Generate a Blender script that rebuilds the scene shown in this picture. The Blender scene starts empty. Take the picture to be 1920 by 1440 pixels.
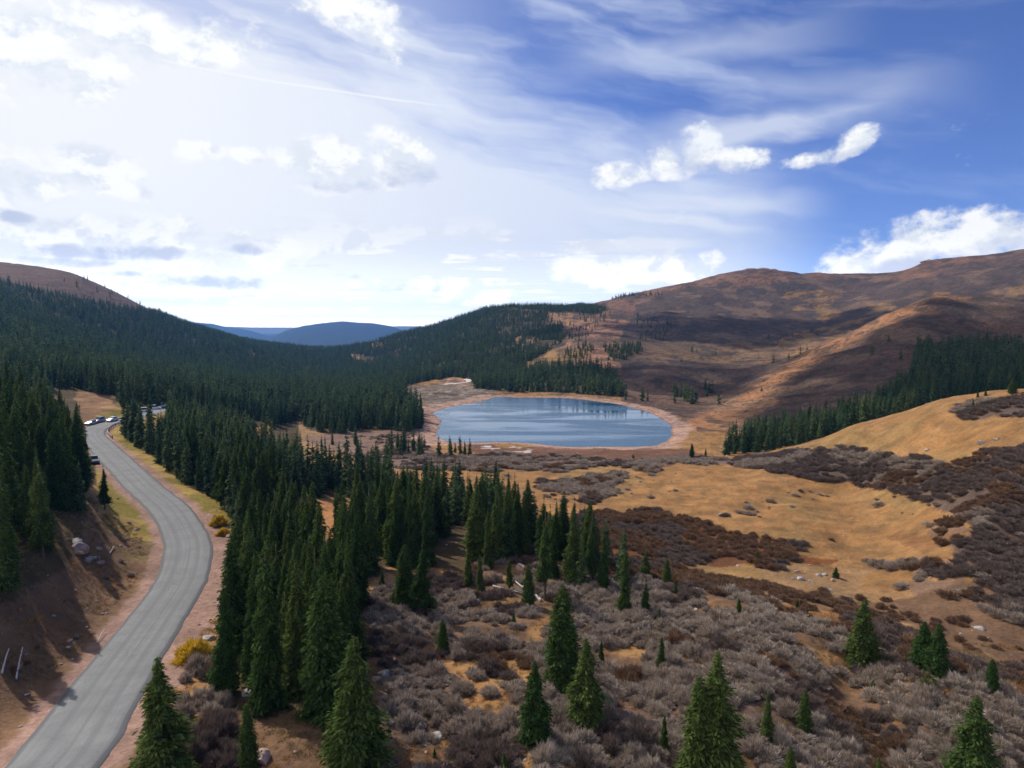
import bpy, math, random
import numpy as np
D = bpy.data
SC = bpy.context.scene
COL = SC.collection
rng = np.random.default_rng(7)
random.seed(7)
RAD = math.radians

# ------------------------------------------------------------------ camera
CAM_H = 50.0                      # metres above the lake
F = 1333.0                        # focal length in photo pixels (1920 wide)
TH = math.atan(108 / 1333)        # camera pitched down
CT, ST = math.cos(TH), math.sin(TH)
cd = D.cameras.new('camera'); cam = D.objects.new('camera', cd); COL.objects.link(cam)
cam.location = (0, 0, CAM_H); cam.rotation_euler = (math.pi / 2 - TH, 0, 0)
cd.sensor_width = 36; cd.lens = 36 * F / 1920; cd.clip_start = 0.5; cd.clip_end = 90000
SC.camera = cam

def tan_of(py):                   # elevation tangent seen through photo row py
    v = (720 - py) / F
    return (-ST + v * CT) / (CT + v * ST)
def u_of(px, py):                 # X/Y seen through photo pixel
    v = (720 - py) / F
    return (px - 960) / F / (CT + v * ST)
def to_px(X, Y, Z):               # world -> photo pixel
    Zc = Z - CAM_H
    d = Y * CT - Zc * ST
    d = np.where(d < 1, 1, d)
    return 960 + F * X / d, 720 - F * (Y * ST + Zc * CT) / d
def az_el(px, py):
    u, t = u_of(px, py), tan_of(py)
    return math.atan(u), math.atan(t / math.hypot(u, 1))

# ------------------------------------------------------------------ noise
def _hash(ix, iy, s):
    h = (ix.astype(np.int64) * 374761393 + iy.astype(np.int64) * 668265263 + s * 974634777) & 0xffffffff
    h = ((h ^ (h >> 13)) * 1274126177) & 0xffffffff
    return ((h ^ (h >> 16)) & 0xffff) / 65535.0
def vnoise(x, y, s=0):
    ix, iy = np.floor(x), np.floor(y); fx, fy = x - ix, y - iy
    fx = fx * fx * fx * (fx * (fx * 6 - 15) + 10); fy = fy * fy * fy * (fy * (fy * 6 - 15) + 10)
    a, b = _hash(ix, iy, s), _hash(ix + 1, iy, s); c, d = _hash(ix, iy + 1, s), _hash(ix + 1, iy + 1, s)
    return (a + (b - a) * fx) * (1 - fy) + (c + (d - c) * fx) * fy
def fbm(x, y, sc, o=4, s=0):      # 0..1, sc = size of largest lump
    r = 0; w = 0; a = 1; x = x / sc; y = y / sc
    for k in range(o):
        r = r + a * vnoise(x + 17.3 * k, y - 9.1 * k, s + k); w += a; a *= 0.5; x, y = x * 2.03, y * 2.03
    return r / w
def sstep(a, b, x):
    t = np.clip((x - a) / (b - a), 0, 1); return t * t * (3 - 2 * t)
def inpoly(P, x, y):
    r = np.zeros(x.shape, bool); n = len(P)
    for i in range(n):
        x1, y1 = P[i]; x2, y2 = P[(i + 1) % n]
        if y1 == y2: continue
        c = ((y1 > y) != (y2 > y)) & (x < (x2 - x1) * (y - y1) / (y2 - y1) + x1)
        r ^= c
    return r
def seg_dist(P, x, y, closed=False, vals=None):   # distance to polyline, optionally interpolated value
    best = np.full(x.shape, 1e9); bv = np.zeros(x.shape); n = len(P)
    for i in range(n if closed else n - 1):
        (x1, y1), (x2, y2) = P[i], P[(i + 1) % n]
        dx, dy = x2 - x1, y2 - y1
        t = np.clip(((x - x1) * dx + (y - y1) * dy) / (dx * dx + dy * dy + 1e-12), 0, 1)
        d = np.hypot(x - x1 - t * dx, y - y1 - t * dy)
        m = d < best; best = np.where(m, d, best)
        if vals is not None: bv = np.where(m, vals[i] + t * (vals[(i + 1) % n] - vals[i]), bv)
    return (best, bv) if vals is not None else best

# ------------------------------------------------------------------ terrain control points
# (px, py, Y) ground seen at that pixel at distance Y; Z= form gives height relative to the camera
CP = []
def P(px, py, Y=None, Z=None):
    t = tan_of(py)
    if Y is None: Y = Z / t
    CP.append((u_of(px, py), math.log(Y), t))
def H(px, Y, Z):                  # hidden ground
    CP.append(((px - 960) / F, math.log(Y), Z / Y))
for px in (-200, 300, 800, 1300, 1900): H(px, 14, -31.5)
for px, z in ((-100, -32.5), (60, -33), (300, -33.5), (600, -34), (1000, -35), (1400, -37), (1850, -39.5)): P(px, 1440, Z=z)
for px, z in ((0, -30), (230, -36), (500, -36), (800, -36.5), (1200, -38.5), (1600, -40.5)): P(px, 1250, Z=z)
for px, py, z in ((1280, 1098, -40), (1450, 1130, -39.6), (1600, 1190, -38.5), (1760, 1245, -38.3), (1900, 1295, -38.5)): P(px, py, Z=z)
for px, py, z in ((1300, 1075, -44.3), (1460, 1105, -44.3), (1620, 1165, -44.3), (1780, 1215, -44.2), (1920, 1262, -44)): P(px, py, Z=z)
for px, py, z in ((1500, 1000, -45), (1780, 1100, -43.5), (1900, 1100, -42), (1900, 1000, -38.5), (1600, 900, -43.6), (1400, 900, -44.7),
                  (1300, 870, -46.3), (1200, 900, -45.7), (1000, 950, -44.4), (1150, 1000, -43.5), (1300, 960, -45), (1700, 950, -42.5)): P(px, py, Z=z)
for px, py, y in ((1800, 870, 172), (1870, 940, 140), (1600, 803, 232), (1900, 742, 205), (1750, 762, 218), (1500, 833, 250), (1430, 848, 262)): P(px, py, y)
H(1450, 300, -49); H(1600, 300, -45.5); H(1750, 290, -38); H(1900, 280, -31)
for px, py, y in ((1850, 640, 520), (1700, 700, 430), (1650, 755, 345), (1500, 760, 400), (1450, 792, 350), (1600, 650, 560), (1350, 805, 345), (1400, 740, 480),
                  (1750, 557, 650), (1850, 560, 640), (1920, 560, 630), (1660, 592, 640), (1560, 640, 620), (1450, 690, 590), (1330, 742, 540), (1300, 790, 400),
                  (1920, 690, 390)): P(px, py, y)
for px, z in ((1750, 12), (1900, 14), (1620, -14), (1500, -30)): H(px, 800, z)
H(1400, 720, -38)
for px, py, y in ((1100, 572, 1700), (1200, 548, 1700), (1270, 533, 1700), (1340, 519, 1700), (1385, 511, 1700), (1430, 506, 1700), (1475, 513, 1700), (1520, 518, 1700), (1610, 516, 1680), (1700, 509, 1650),
                  (1735, 492, 1620), (1800, 485, 1560), (1850, 480, 1520), (1920, 468, 1500), (2100, 440, 1500),
                  (1350, 600, 1150), (1500, 600, 1180), (1620, 590, 1100), (1450, 645, 930), (1250, 640, 950), (1400, 560, 1430), (1600, 555, 1400), (1800, 530, 1200),
                  (1100, 640, 820), (980, 690, 730), (1150, 690, 660), (1250, 700, 600), (1200, 600, 1200), (1050, 742, 500), (1200, 765, 440)): P(px, py, y)
for px, py, y in ((930, 583, 1400), (1000, 580, 1420), (1060, 577, 1550), (860, 604, 1500), (760, 628, 1600), (700, 652, 1800), (850, 660, 950), (900, 700, 740), (800, 700, 850), (700, 700, 1000),
                  (600, 700, 1000), (640, 665, 2000), (760, 665, 1250), (900, 640, 1050), (1000, 620, 1100)): P(px, py, y)
for px, py, y in ((600, 815, 335), (650, 835, 300), (480, 830, 290), (780, 805, 330), (700, 765, 430), (500, 700, 880), (300, 650, 950), (300, 700, 640), (100, 600, 800), (100, 650, 560),
                  (100, 700, 400), (200, 757, 262), (0, 750, 230), (0, 650, 480), (0, 550, 850), (0, 500, 1100), (60, 507, 1120), (130, 517, 1150), (200, 543, 1250), (265, 580, 1400), (370, 613, 1650), (500, 648, 1800), (-200, 470, 1100), (-200, 700, 300)): P(px, py, y)
for px, py, z in ((300, 800, -34.8), (400, 850, -36.5), (400, 785, -42), (500, 760, -51), (450, 740, -47), (500, 860, -43), (600, 960, -41), (700, 850, -48), (850, 872, -47),
                  (450, 1000, -37.5), (700, 1100, -37), (900, 1080, -38.7), (1100, 1020, -41.5), (560, 1150, -36), (700, 930, -44.5), (900, 960, -44),
                  (100, 1100, -30), (150, 1000, -30), (0, 1000, -26), (0, 1200, -29), (180, 900, -31.5), (100, 850, -28), (50, 900, -26)): P(px, py, Z=z)
for px, z in ((-200, -40), (100, -60), (300, -80), (500, -110), (700, -130), (900, -90), (1100, -60), (1400, -30), (1700, -20), (2100, 0)): H(px, 2900, z)

LAKE = [(818, 783), (828, 769), (870, 760), (905, 752), (935, 745), (980, 746), (1060, 747), (1100, 751), (1150, 757), (1190, 766), (1225, 778), (1248, 792), (1257, 806), (1254, 820), (1240, 830),
        (1215, 836), (1130, 838), (1040, 836), (1000, 831), (960, 829), (900, 830), (845, 829), (828, 818), (817, 806), (824, 796)]
LAKE = [(u_of(x, y) * (-CAM_H / tan_of(y)), -CAM_H / tan_of(y)) for x, y in LAKE]
def smooth_closed(Pp, n=12):
    out = []; m = len(Pp)
    for i in range(m):
        p0, p1, p2, p3 = [np.array(Pp[(i + k - 1) % m]) for k in range(4)]
        for j in range(n):
            t = j / n; out.append(tuple(0.5 * ((2 * p1) + (-p0 + p2) * t + (2 * p0 - 5 * p1 + 4 * p2 - p3) * t * t + (-p0 + 3 * p1 - 3 * p2 + p3) * t ** 3)))
    return out
LAKE = smooth_closed(LAKE, 14); _l = np.array(LAKE); _c = _l.mean(0); _k = np.arange(len(_l)) * 1.0
_a = np.where(_l[:, 0] < -25, 4.5, 1.8) * (fbm(_k, _k * 0, 9, 4, 12) - .5) * 2; _d = _l - _c; _d /= np.linalg.norm(_d, axis=1)[:, None]; LAKE = [tuple(p) for p in _l + _d * _a[:, None]]
for x, y in LAKE[::15]: CP.append((x / y, math.log(y), (-CAM_H + 0.6) / y))

# road centre line: photo pixel + height relative to camera
ROADPX = [(-60, 1560, -32.6), (95, 1440, -33.0), (163, 1345, -34.3), (228, 1250, -35.4), (292, 1160, -36.2), (338, 1090, -36.5), (352, 1040, -36.5), (348, 1005, -36.3), (318, 955, -35.6), (272, 915, -35.0), (236, 880, -34.5),
          (205, 850, -34), (184, 830, -33.4), (171, 814, -32.8), (181, 802, -32.0), (205, 794, -31.6), (232, 787, -31.4), (270, 777, -31.6), (305, 768, -32.2)]
RC = []
for x, y, z in ROADPX:
    Y = z / tan_of(y); RC.append((u_of(x, y) * Y, Y, z + CAM_H))
def catmull(Pp, n):
    out = []; m = len(Pp); Pp = [np.array(p, float) for p in Pp]
    for i in range(m - 1):
        p0, p1, p2, p3 = Pp[max(i - 1, 0)], Pp[i], Pp[i + 1], Pp[min(i + 2, m - 1)]
        for j in range(n):
            t = j / n; out.append(0.5 * ((2 * p1) + (-p0 + p2) * t + (2 * p0 - 5 * p1 + 4 * p2 - p3) * t * t + (-p0 + 3 * p1 - 3 * p2 + p3) * t ** 3))
    out.append(Pp[-1]); return np.array(out)
RC = catmull(RC, 14)
# even spacing
sl = np.concatenate([[0], np.cumsum(np.linalg.norm(np.diff(RC, axis=0), axis=1))])
NS = int(sl[-1] / 1.0); ss = np.linspace(0, sl[-1], NS)
RC = np.stack([np.interp(ss, sl, RC[:, k]) for k in range(3)], 1)
for _ in range(6): RC[1:-1] = (RC[:-2] + 2 * RC[1:-1] + RC[2:]) / 4
for p in RC[::12]: CP.append((p[0] / p[1], math.log(p[1]), (p[2] - CAM_H) / p[1]))
# far-shore gravel road
CP = np.array(CP)
KB = 0.45
def tps_fit(C, lam=2e-5):
    A = np.stack([C[:, 0], C[:, 1] * KB], 1); n = len(A)
    d = np.linalg.norm(A[:, None] - A[None], axis=2)
    K = np.where(d > 0, d * d * np.log(d + 1e-12), 0) + lam * np.eye(n)
    Q = np.hstack([np.ones((n, 1)), A])
    M = np.zeros((n + 3, n + 3)); M[:n, :n] = K; M[:n, n:] = Q; M[n:, :n] = Q.T
    return A, np.linalg.solve(M, np.concatenate([C[:, 2], [0, 0, 0]]))
TA, TW = tps_fit(CP)
def tps(u, b):
    sh = u.shape; u = u.ravel(); b = b.ravel() * KB; out = np.empty(u.size); n = len(TA)
    for i in range(0, u.size, 20000):
        uu, bb = u[i:i + 20000], b[i:i + 20000]
        d2 = (uu[:, None] - TA[None, :, 0]) ** 2 + (bb[:, None] - TA[None, :, 1]) ** 2
        out[i:i + 20000] = (0.5 * d2 * np.log(d2 + 1e-12)) @ TW[:n] + TW[n] + TW[n + 1] * uu + TW[n + 2] * bb
    return out.reshape(sh)

# grid
NU = 760
s = np.linspace(-1, 1, NU); U = 0.80 * s + 0.9 * s ** 7
B = np.concatenate([np.linspace(math.log(14), math.log(700), 620), np.linspace(math.log(704), math.log(3200), 240)[0:], np.linspace(math.log(3300), math.log(16000), 70)])
NB = len(B)
UU, BB = np.meshgrid(U, B)           # rows = distance
YY = np.exp(BB); XX = UU * YY
uc = np.clip(UU, -0.86, 0.86)
tt = tps(uc[BB[:, 0] < math.log(3300)], np.minimum(BB, math.log(2900))[BB[:, 0] < math.log(3300)])
ZZ = np.full(YY.shape, -150.0); nr = tt.shape[0]
ZZ[:nr] = tt * YY[:nr]
w = sstep(2400, 3200, YY); ZZ = ZZ * (1 - w) + (-150) * w; ZZ += 105 * sstep(11500, 15500, YY)
# blue mountains far down the valley
def mount(yc, sy, pts, base=-150):
    c = np.array(pts, float); pxs = 960 + F * UU
    top = np.interp(pxs, c[:, 0], [tan_of(q) * yc for q in c[:, 1]])
    g = np.exp(-((YY - yc) / sy) ** 2)
    return base + (top - base) * g + (fbm(XX, YY, 900, 5, 31) - .5) * 130 * g * (1 - g) * 2
ZZ = np.maximum(ZZ, np.where(YY > 3500, mount(8000, 1500, [(380, 660), (430, 650), (480, 644), (510, 632), (540, 619), (570, 611), (605, 606), (645, 602.5), (672, 605), (700, 606), (735, 612), (765, 622), (800, 634), (860, 650), (930, 660)]), -999))
ZZ = np.maximum(ZZ, np.where(YY > 3500, mount(10500, 1500, [(200, 600), (300, 600), (365, 604), (400, 607), (430, 614), (452, 616), (475, 621), (500, 629), (560, 650)]), -999))
ZZ = np.maximum(ZZ, np.where(YY > 12000, mount(14800, 900, [(300, 611), (390, 611), (470, 613.5), (560, 614), (700, 612.5), (760, 611), (800, 612), (900, 614)]), -999))
ZZ += CAM_H
# relief
rel = (fbm(XX, YY, 6, 4, 1) - .5) * 0.9 * sstep(900, 60, YY) + (fbm(XX, YY, 38, 5, 5) - .5) * np.clip(YY * 0.010, 0.4, 6)
rel += (fbm(XX * 1.0 + YY * .4, YY * .4, 160, 4, 9) - .5) * np.clip((YY - 450) * 0.022, 0, 20) * sstep(3500, 2500, YY)
PX0, PY0 = to_px(XX, YY, ZZ)
# gullies on the spur above the lake
gm = sstep(1220, 1300, PX0) * sstep(330, 420, YY) * sstep(700, 620, YY)
rel += gm * (fbm(XX + 1.2 * YY, (YY - XX) * .22, 26, 4, 23) - .5) * 6
rdp = [tuple(p[:2]) for p in RC[::3]]
near = (YY < 330) & (XX < 5)
rd = np.full(YY.shape, 999.); rz = np.zeros(YY.shape)
a_, b_ = seg_dist(rdp, XX[near], YY[near], vals=[p[2] for p in RC[::3]])
rd[near] = a_; rz[near] = b_
lm = (YY > 230) & (YY < 700) & (XX > -200) & (XX < 300)
ld = np.full(YY.shape, 999.)
d_ = seg_dist(LAKE, XX[lm], YY[lm], closed=True); ins = inpoly(LAKE, XX[lm], YY[lm])
ld[lm] = np.where(ins, -d_, d_)
rel *= sstep(3, 16, rd) * sstep(0, 45, np.abs(ld))
ZZ += rel
# road bench
wr = sstep(16, 4.8, rd) 
ZZ = ZZ * (1 - wr) + (rz - 0.12) * wr
# lake basin and shore
shore = np.where(ld < 0, np.maximum(-0.16 * -ld, -4.0) - 0.05, 0.075 * ld + 0.0)
wl = sstep(34, 7, ld)
ZZ = np.where(ld < 0, shore, ZZ * (1 - wl) + (shore + (fbm(XX, YY, 5, 3, 3) - .5) * .25 * sstep(1, 6, ld)) * wl)
ZZ = np.where((ld >= 0) & (ld < 60), np.maximum(ZZ, 0.02 * ld), ZZ)
PX, PY = to_px(XX, YY, ZZ)
def ground(x, y):
    x = np.asarray(x, float); y = np.asarray(y, float)
    u = x / y; fi = np.interp(u, U, np.arange(NU)); fj = np.interp(np.log(y), B, np.arange(NB))
    i = np.clip(fi.astype(int), 0, NU - 2); j = np.clip(fj.astype(int), 0, NB - 2); a = fi - i; b = fj - j
    return (ZZ[j, i] * (1 - a) + ZZ[j, i + 1] * a) * (1 - b) + (ZZ[j + 1, i] * (1 - a) + ZZ[j + 1, i + 1] * a) * b
def pick(px, py, ymin=20, ymax=2500):       # first ground point met by the ray through a photo pixel
    u, t = u_of(px, py), tan_of(py)
    y = np.exp(np.linspace(math.log(ymin), math.log(ymax), 3000)); z = ground(u * y, y); r = CAM_H + t * y
    k = np.argmax(z >= r)
    if z[k] < r[k]: k = np.argmin(np.abs(z - r) / y)
    return float(u * y[k]), float(y[k]), float(z[k])
# ------------------------------------------------------------------ helpers
def tag(o, label=None, cat=None, group=None, kind=None):
    if label: o['label'] = label
    if cat: o['category'] = cat
    if group: o['group'] = group
    if kind: o['kind'] = kind
    return o
def empty(name, loc, rz=0, sc=None):
    o = D.objects.new(name, None); o.empty_display_size = .3; o.location = loc; o.rotation_euler = (0, 0, rz)
    if sc is not None: o.scale = sc
    COL.objects.link(o); return o
def mesh_np(name, V, Fc, mats=(), mi=None, smooth=False):
    me = D.meshes.new(name); V = np.asarray(V, np.float32); 
    if isinstance(Fc, np.ndarray):
        n, k = Fc.shape
        me.vertices.add(len(V)); me.vertices.foreach_set('co', V.ravel())
        me.loops.add(n * k); me.loops.foreach_set('vertex_index', Fc.astype(np.int32).ravel())
        me.polygons.add(n); me.polygons.foreach_set('loop_start', np.arange(0, n * k, k, dtype=np.int32))
        if mi is not None: me.polygons.foreach_set('material_index', np.asarray(mi, np.int32))
        me.update(calc_edges=True)
    else:
        me.from_pydata([tuple(map(float, v)) for v in V], [], [tuple(map(int, f)) for f in Fc])
        if mi is not None: me.polygons.foreach_set('material_index', np.asarray(mi, np.int32))
    for m in mats: me.materials.append(m)
    me.polygons.foreach_set('use_smooth', [smooth] * len(me.polygons)); me.update()
    return me
def link(name, me, parent=None, loc=None):
    o = D.objects.new(name, me); COL.objects.link(o)
    if parent: o.parent = parent
    if loc is not None: o.location = loc
    return o
class NT:
    """tiny node-tree builder"""
    def __init__(s, tree): s.t = tree; s.n = tree.nodes; s.l = tree.links; s.n.clear()
    def node(s, ty, ins=None, **kw):
        n = s.n.new(ty)
        for k, v in kw.items(): setattr(n, k, v)
        for k, v in (ins or {}).items(): s.put(n.inputs[k], v)
        return n
    def put(s, sock, v):
        if isinstance(v, bpy.types.NodeSocket): s.l.new(v, sock)
        elif isinstance(v, bpy.types.Node): s.l.new(v.outputs[0], sock)
        else: sock.default_value = v
    def m(s, op, a, b=None, c=None, clamp=False):
        n = s.n.new('ShaderNodeMath'); n.operation = op; n.use_clamp = clamp
        for i, v in enumerate((a, b, c)):
            if v is not None: s.put(n.inputs[i], v)
        return n.outputs[0]
    def mr(s, v, a, b, c=0., d=1., smooth=True):
        n = s.n.new('ShaderNodeMapRange'); n.interpolation_type = 'SMOOTHSTEP' if smooth else 'LINEAR'
        for i, x in enumerate((v, a, b, c, d)): s.put(n.inputs[i], x)
        return n.outputs[0]
    def mix(s, f, a, b, blend='MIX'):
        n = s.n.new('ShaderNodeMix'); n.data_type = 'RGBA'; n.blend_type = blend; n.clamp_factor = True
        s.put(n.inputs[0], f); s.put(n.inputs[6], a if not isinstance(a, tuple) else (*a, 1)[:4]); s.put(n.inputs[7], b if not isinstance(b, tuple) else (*b, 1)[:4])
        return n.outputs[2]
    def noise(s, vec, scale, detail=4, rough=.5, dist=0, dim='3D'):
        n = s.n.new('ShaderNodeTexNoise'); n.noise_dimensions = dim; s.put(n.inputs['Vector'], vec); n.inputs['Scale'].default_value = scale
        n.inputs['Detail'].default_value = detail; n.inputs['Roughness'].default_value = rough; n.inputs['Distortion'].default_value = dist
        return n.outputs[0]
    def vmul(s, v, sc):
        n = s.n.new('ShaderNodeVectorMath'); n.operation = 'MULTIPLY'; s.put(n.inputs[0], v); n.inputs[1].default_value = sc; return n.outputs[0]
    def vadd(s, v, sc):
        n = s.n.new('ShaderNodeVectorMath'); n.operation = 'ADD'; s.put(n.inputs[0], v); s.put(n.inputs[1], sc); return n.outputs[0]
def material(name):
    m = D.materials.new(name); m.use_nodes = True; t = NT(m.node_tree); m.cycles.emission_sampling = 'NONE'
    out = t.node('ShaderNodeOutputMaterial'); return m, t, out
def simple(name, col, rough=.7, metal=0, var=0.0, vs=3.0, spec=.5):
    m, t, out = material(name)
    b = t.node('ShaderNodeBsdfPrincipled', {'Roughness': rough, 'Metallic': metal, 'Specular IOR Level': spec})
    if var:
        tc = t.node('ShaderNodeTexCoord'); n = t.noise(tc.outputs['Object'], vs, 5, .6)
        t.put(b.inputs['Base Color'], t.mix(t.mr(n, .3, .7), tuple(c * (1 - var) for c in col), tuple(min(1, c * (1 + var)) for c in col)))
    else: b.inputs['Base Color'].default_value = (*col, 1)
    t.l.new(b.outputs[0], out.inputs[0]); return m

# ------------------------------------------------------------------ ground colours (vertex data, photo-traced outlines)
wx = PX + (fbm(XX, YY, 9, 4, 50) - .5) * 46 * np.clip(110 / YY, .12, 1) + (fbm(PX * 1.0, PY * 2.4, 60, 3, 51) - .5) * 26
wy = PY + (fbm(XX, YY, 9, 4, 52) - .5) * 26 * np.clip(110 / YY, .1, 1) + (fbm(PX * 1.0, PY * 2.4, 50, 3, 53) - .5) * 12
def region(Pp, yr=(0, 1e9), warp=True):
    x, y = (wx, wy) if warp else (PX, PY)
    return inpoly(Pp, x, y) & (YY > yr[0]) & (YY < yr[1])
A = lambda *c: np.array(c)
GOLD, GOLD2 = A(.325, .165, .060), A(.285, .140, .050)
TAN, SOIL = A(.30, .175, .085), A(.155, .088, .050)
HEATH, GREYSH = A(.135, .052, .026), A(.115, .082, .078)
PINK, BEACH = A(.33, .20, .150), A(.46, .270, .185)
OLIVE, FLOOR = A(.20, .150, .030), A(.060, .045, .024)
ROSE = A(.27, .135, .075)
PURP = A(.098, .068, .056)
# outlines in photo pixels -------------------------------------------------
G_SHRUB = [(690, 1130), (760, 1085), (900, 1085), (1090, 1095), (1280, 1092), (1400, 1112), (1500, 1150), (1600, 1190), (1760, 1245), (1930, 1298), (2100, 1340), (2100, 1640), (650, 1640), (690, 1430), (720, 1300), (700, 1200)]
G_HEATH = [(900, 1000), (1000, 985), (1120, 960), (1200, 955), (1255, 962), (1330, 985), (1420, 1005), (1500, 1015), (1490, 1040), (1570, 1050), (1500, 1062), (1440, 1066), (1330, 1056), (1290, 1062), (1310, 1078), (1400, 1090), (1480, 1100), (1550, 1122), (1640, 1150), (1700, 1180), (1760, 1210), (1830, 1240), (1920, 1262), (1990, 1320), (1900, 1300), (1600, 1200), (1400, 1120), (1280, 1100), (1200, 1090), (1100, 1060), (950, 1050)]
G_DARK = [(1380, 858), (1440, 850), (1560, 836), (1660, 850), (1720, 862), (1790, 868), (1850, 842), (1930, 836), (2200, 830), (2200, 1280), (1920, 1182), (1880, 1150), (1860, 1105), (1800, 1080), (1700, 1075), (1690, 1062), (1790, 1062), (1800, 1040), (1760, 1010), (1820, 1005), (1825, 985), (1760, 955), (1680, 925), (1600, 908), (1500, 893), (1430, 880), (1360, 870)]
G_DARK2 = [(1775, 772), (1830, 752), (1925, 738), (2100, 735), (2100, 790), (1925, 782), (1860, 780), (1850, 790), (1800, 786)]
G_LAKEB = [(690, 848), (760, 850), (880, 856), (1000, 852), (1150, 862), (1340, 858), (1400, 866), (1340, 872), (1220, 870), (1230, 880), (1130, 876), (1060, 884), (900, 886), (880, 884), (760, 880), (680, 872)]
G_PATCH = [[(1000, 912), (1010, 900), (1045, 902), (1090, 895), (1130, 888), (1185, 893), (1160, 905), (1150, 925), (1120, 946), (1085, 940), (1100, 922), (1060, 928), (1030, 925)],
           [(1165, 872), (1200, 866), (1250, 872), (1235, 884), (1180, 884)], [(1690, 1095), (1740, 1080), (1800, 1085), (1830, 1105), (1900, 1130), (1930, 1160), (1930, 1180), (1850, 1150), (1780, 1118), (1720, 1112)],
           [(1610, 1050), (1700, 1045), (1790, 1058), (1770, 1068), (1650, 1066)], [(1740, 985), (1800, 980), (1810, 995), (1760, 1003)]]
G_BROWN_SHORE = [(880, 834), (1010, 838), (1140, 843), (1290, 842), (1330, 858), (1150, 864), (1000, 866), (900, 860)]
g = np.empty(YY.shape + (3,)); 
n1 = fbm(XX, YY, 14, 5, 61); n2 = fbm(XX, YY, 2.2, 4, 62); n3 = fbm(XX, YY * .35, 120, 5, 63); n4 = fbm(XX, YY, 45, 4, 64)
def L(a, b, f): return a + (b - a) * np.clip(f, 0, 1)[..., None]
g[:] = TAN
g = L(g, GOLD, sstep(.3, .6, n4))
def paint(mask, col, f=1.0):
    global g
    f = np.asarray(f) * mask; g = L(g, col, f)
# meadow
meadow = (PX > 880) & (YY < 330)
paint(meadow, GOLD, .75 + .25 * n1); paint(meadow, GOLD2, sstep(.5, .75, n1) * .6)
paint(meadow, A(.20, .115, .050), sstep(.46, .64, fbm(XX, YY, 2.6, 4, 90)) * .65); paint(meadow, A(.25, .16, .06), sstep(.52, .66, fbm(XX, YY * .6, 26, 4, 91)) * .5)
paint(meadow & (wy > 1105) & (wx > 1500), TAN, .55)
paint(region([(1400, 1060), (1640, 1064), (1600, 1110), (1450, 1100)]), TAN, .7)
for Pp in (G_DARK, G_DARK2): paint(region(Pp, (60, 300)), PURP, .80 + .2 * n2)
paint(region([(1660, 1000), (2100, 1000), (2100, 1200), (1900, 1130), (1800, 1070)], (60, 300)), HEATH, .45 * sstep(.45, .6, n1))
paint(region(G_LAKEB, (150, 300)), GREYSH, .8)
for Pp in G_PATCH: paint(region(Pp, (60, 300)), GREYSH, .6)
paint(region(G_HEATH, (70, 240)), HEATH, .75 + .25 * n2); paint(region(G_HEATH, (70, 240)), A(.20, .072, .022), sstep(.5, .65, n1) * .7)
# near slope
nearS = (YY < 116) & (wx > 400) & ((PY > 1090) | (PX < 1280)) & (rd > 8)
paint(nearS, SOIL, .95); paint(nearS, A(.36, .19, .07), sstep(.58, .68, n1) * .7); paint(nearS & region(G_SHRUB, (30, 112)), GREYSH, .45 * sstep(.6, .4, n1))
paint(region([(820, 1250), (880, 1240), (900, 1270), (960, 1300), (950, 1330), (890, 1330), (850, 1340), (830, 1290)]), GOLD, .8)
paint(region([(680, 1060), (735, 1085), (740, 1110), (690, 1110)]), A(.34, .19, .08), .8)
paint(region([(560, 930), (640, 940), (690, 960), (690, 1010), (620, 1000), (560, 985)], (100, 220)), A(.42, .19, .075), .9)
# far right mountain side
far = (YY > 560) & (PX > 1080)
ROSE = A(.205, .105, .062); paint(far, ROSE, 1); paint(far & region([(1190, 570), (1250, 548), (1500, 527), (1700, 522), (1930, 505), (2200, 505), (2200, 640), (1500, 640), (1430, 640), (1180, 650), (1150, 640), (1180, 600)]), PURP, .92)
paint(far, PURP, .7 * sstep(.52, .62, fbm(PX, PY * 3.2, 90, 5, 66)) )
for Pp in ([(1480, 548), (1540, 545), (1600, 552), (1570, 560), (1560, 575), (1600, 590), (1570, 596), (1520, 585), (1476, 582), (1490, 572), (1520, 565), (1470, 555)],
           [(1540, 590), (1570, 594), (1550, 600), (1530, 597)], [(1630, 568), (1690, 572), (1670, 580), (1640, 580)], [(1860, 545), (1925, 535), (1925, 552), (1870, 556)], [(1740, 548), (1785, 546), (1780, 554), (1745, 556)],
           [(1400, 660), (1480, 625), (1600, 600), (1660, 590), (1600, 620), (1530, 660), (1400, 690), (1330, 680)]):
    paint(far & region(Pp), A(.27, .15, .055), .9 * sstep(.3, .5, fbm(PX, PY * 2.5, 20, 4, 67)))
paint(region([(1150, 640), (1300, 620), (1500, 640), (1400, 690), (1200, 700)], (560, 1300)), A(.16, .105, .055), .6)
paint(region([(1090, 590), (1180, 600), (1160, 640), (1120, 660), (1180, 690), (960, 700), (1010, 660)], (560, 1700)), A(.36, .185, .105), .9)
paint(region([(1010, 650), (1110, 650), (1060, 690), (960, 700)], (560, 1700)), A(.33, .19, .065), .7)
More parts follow.
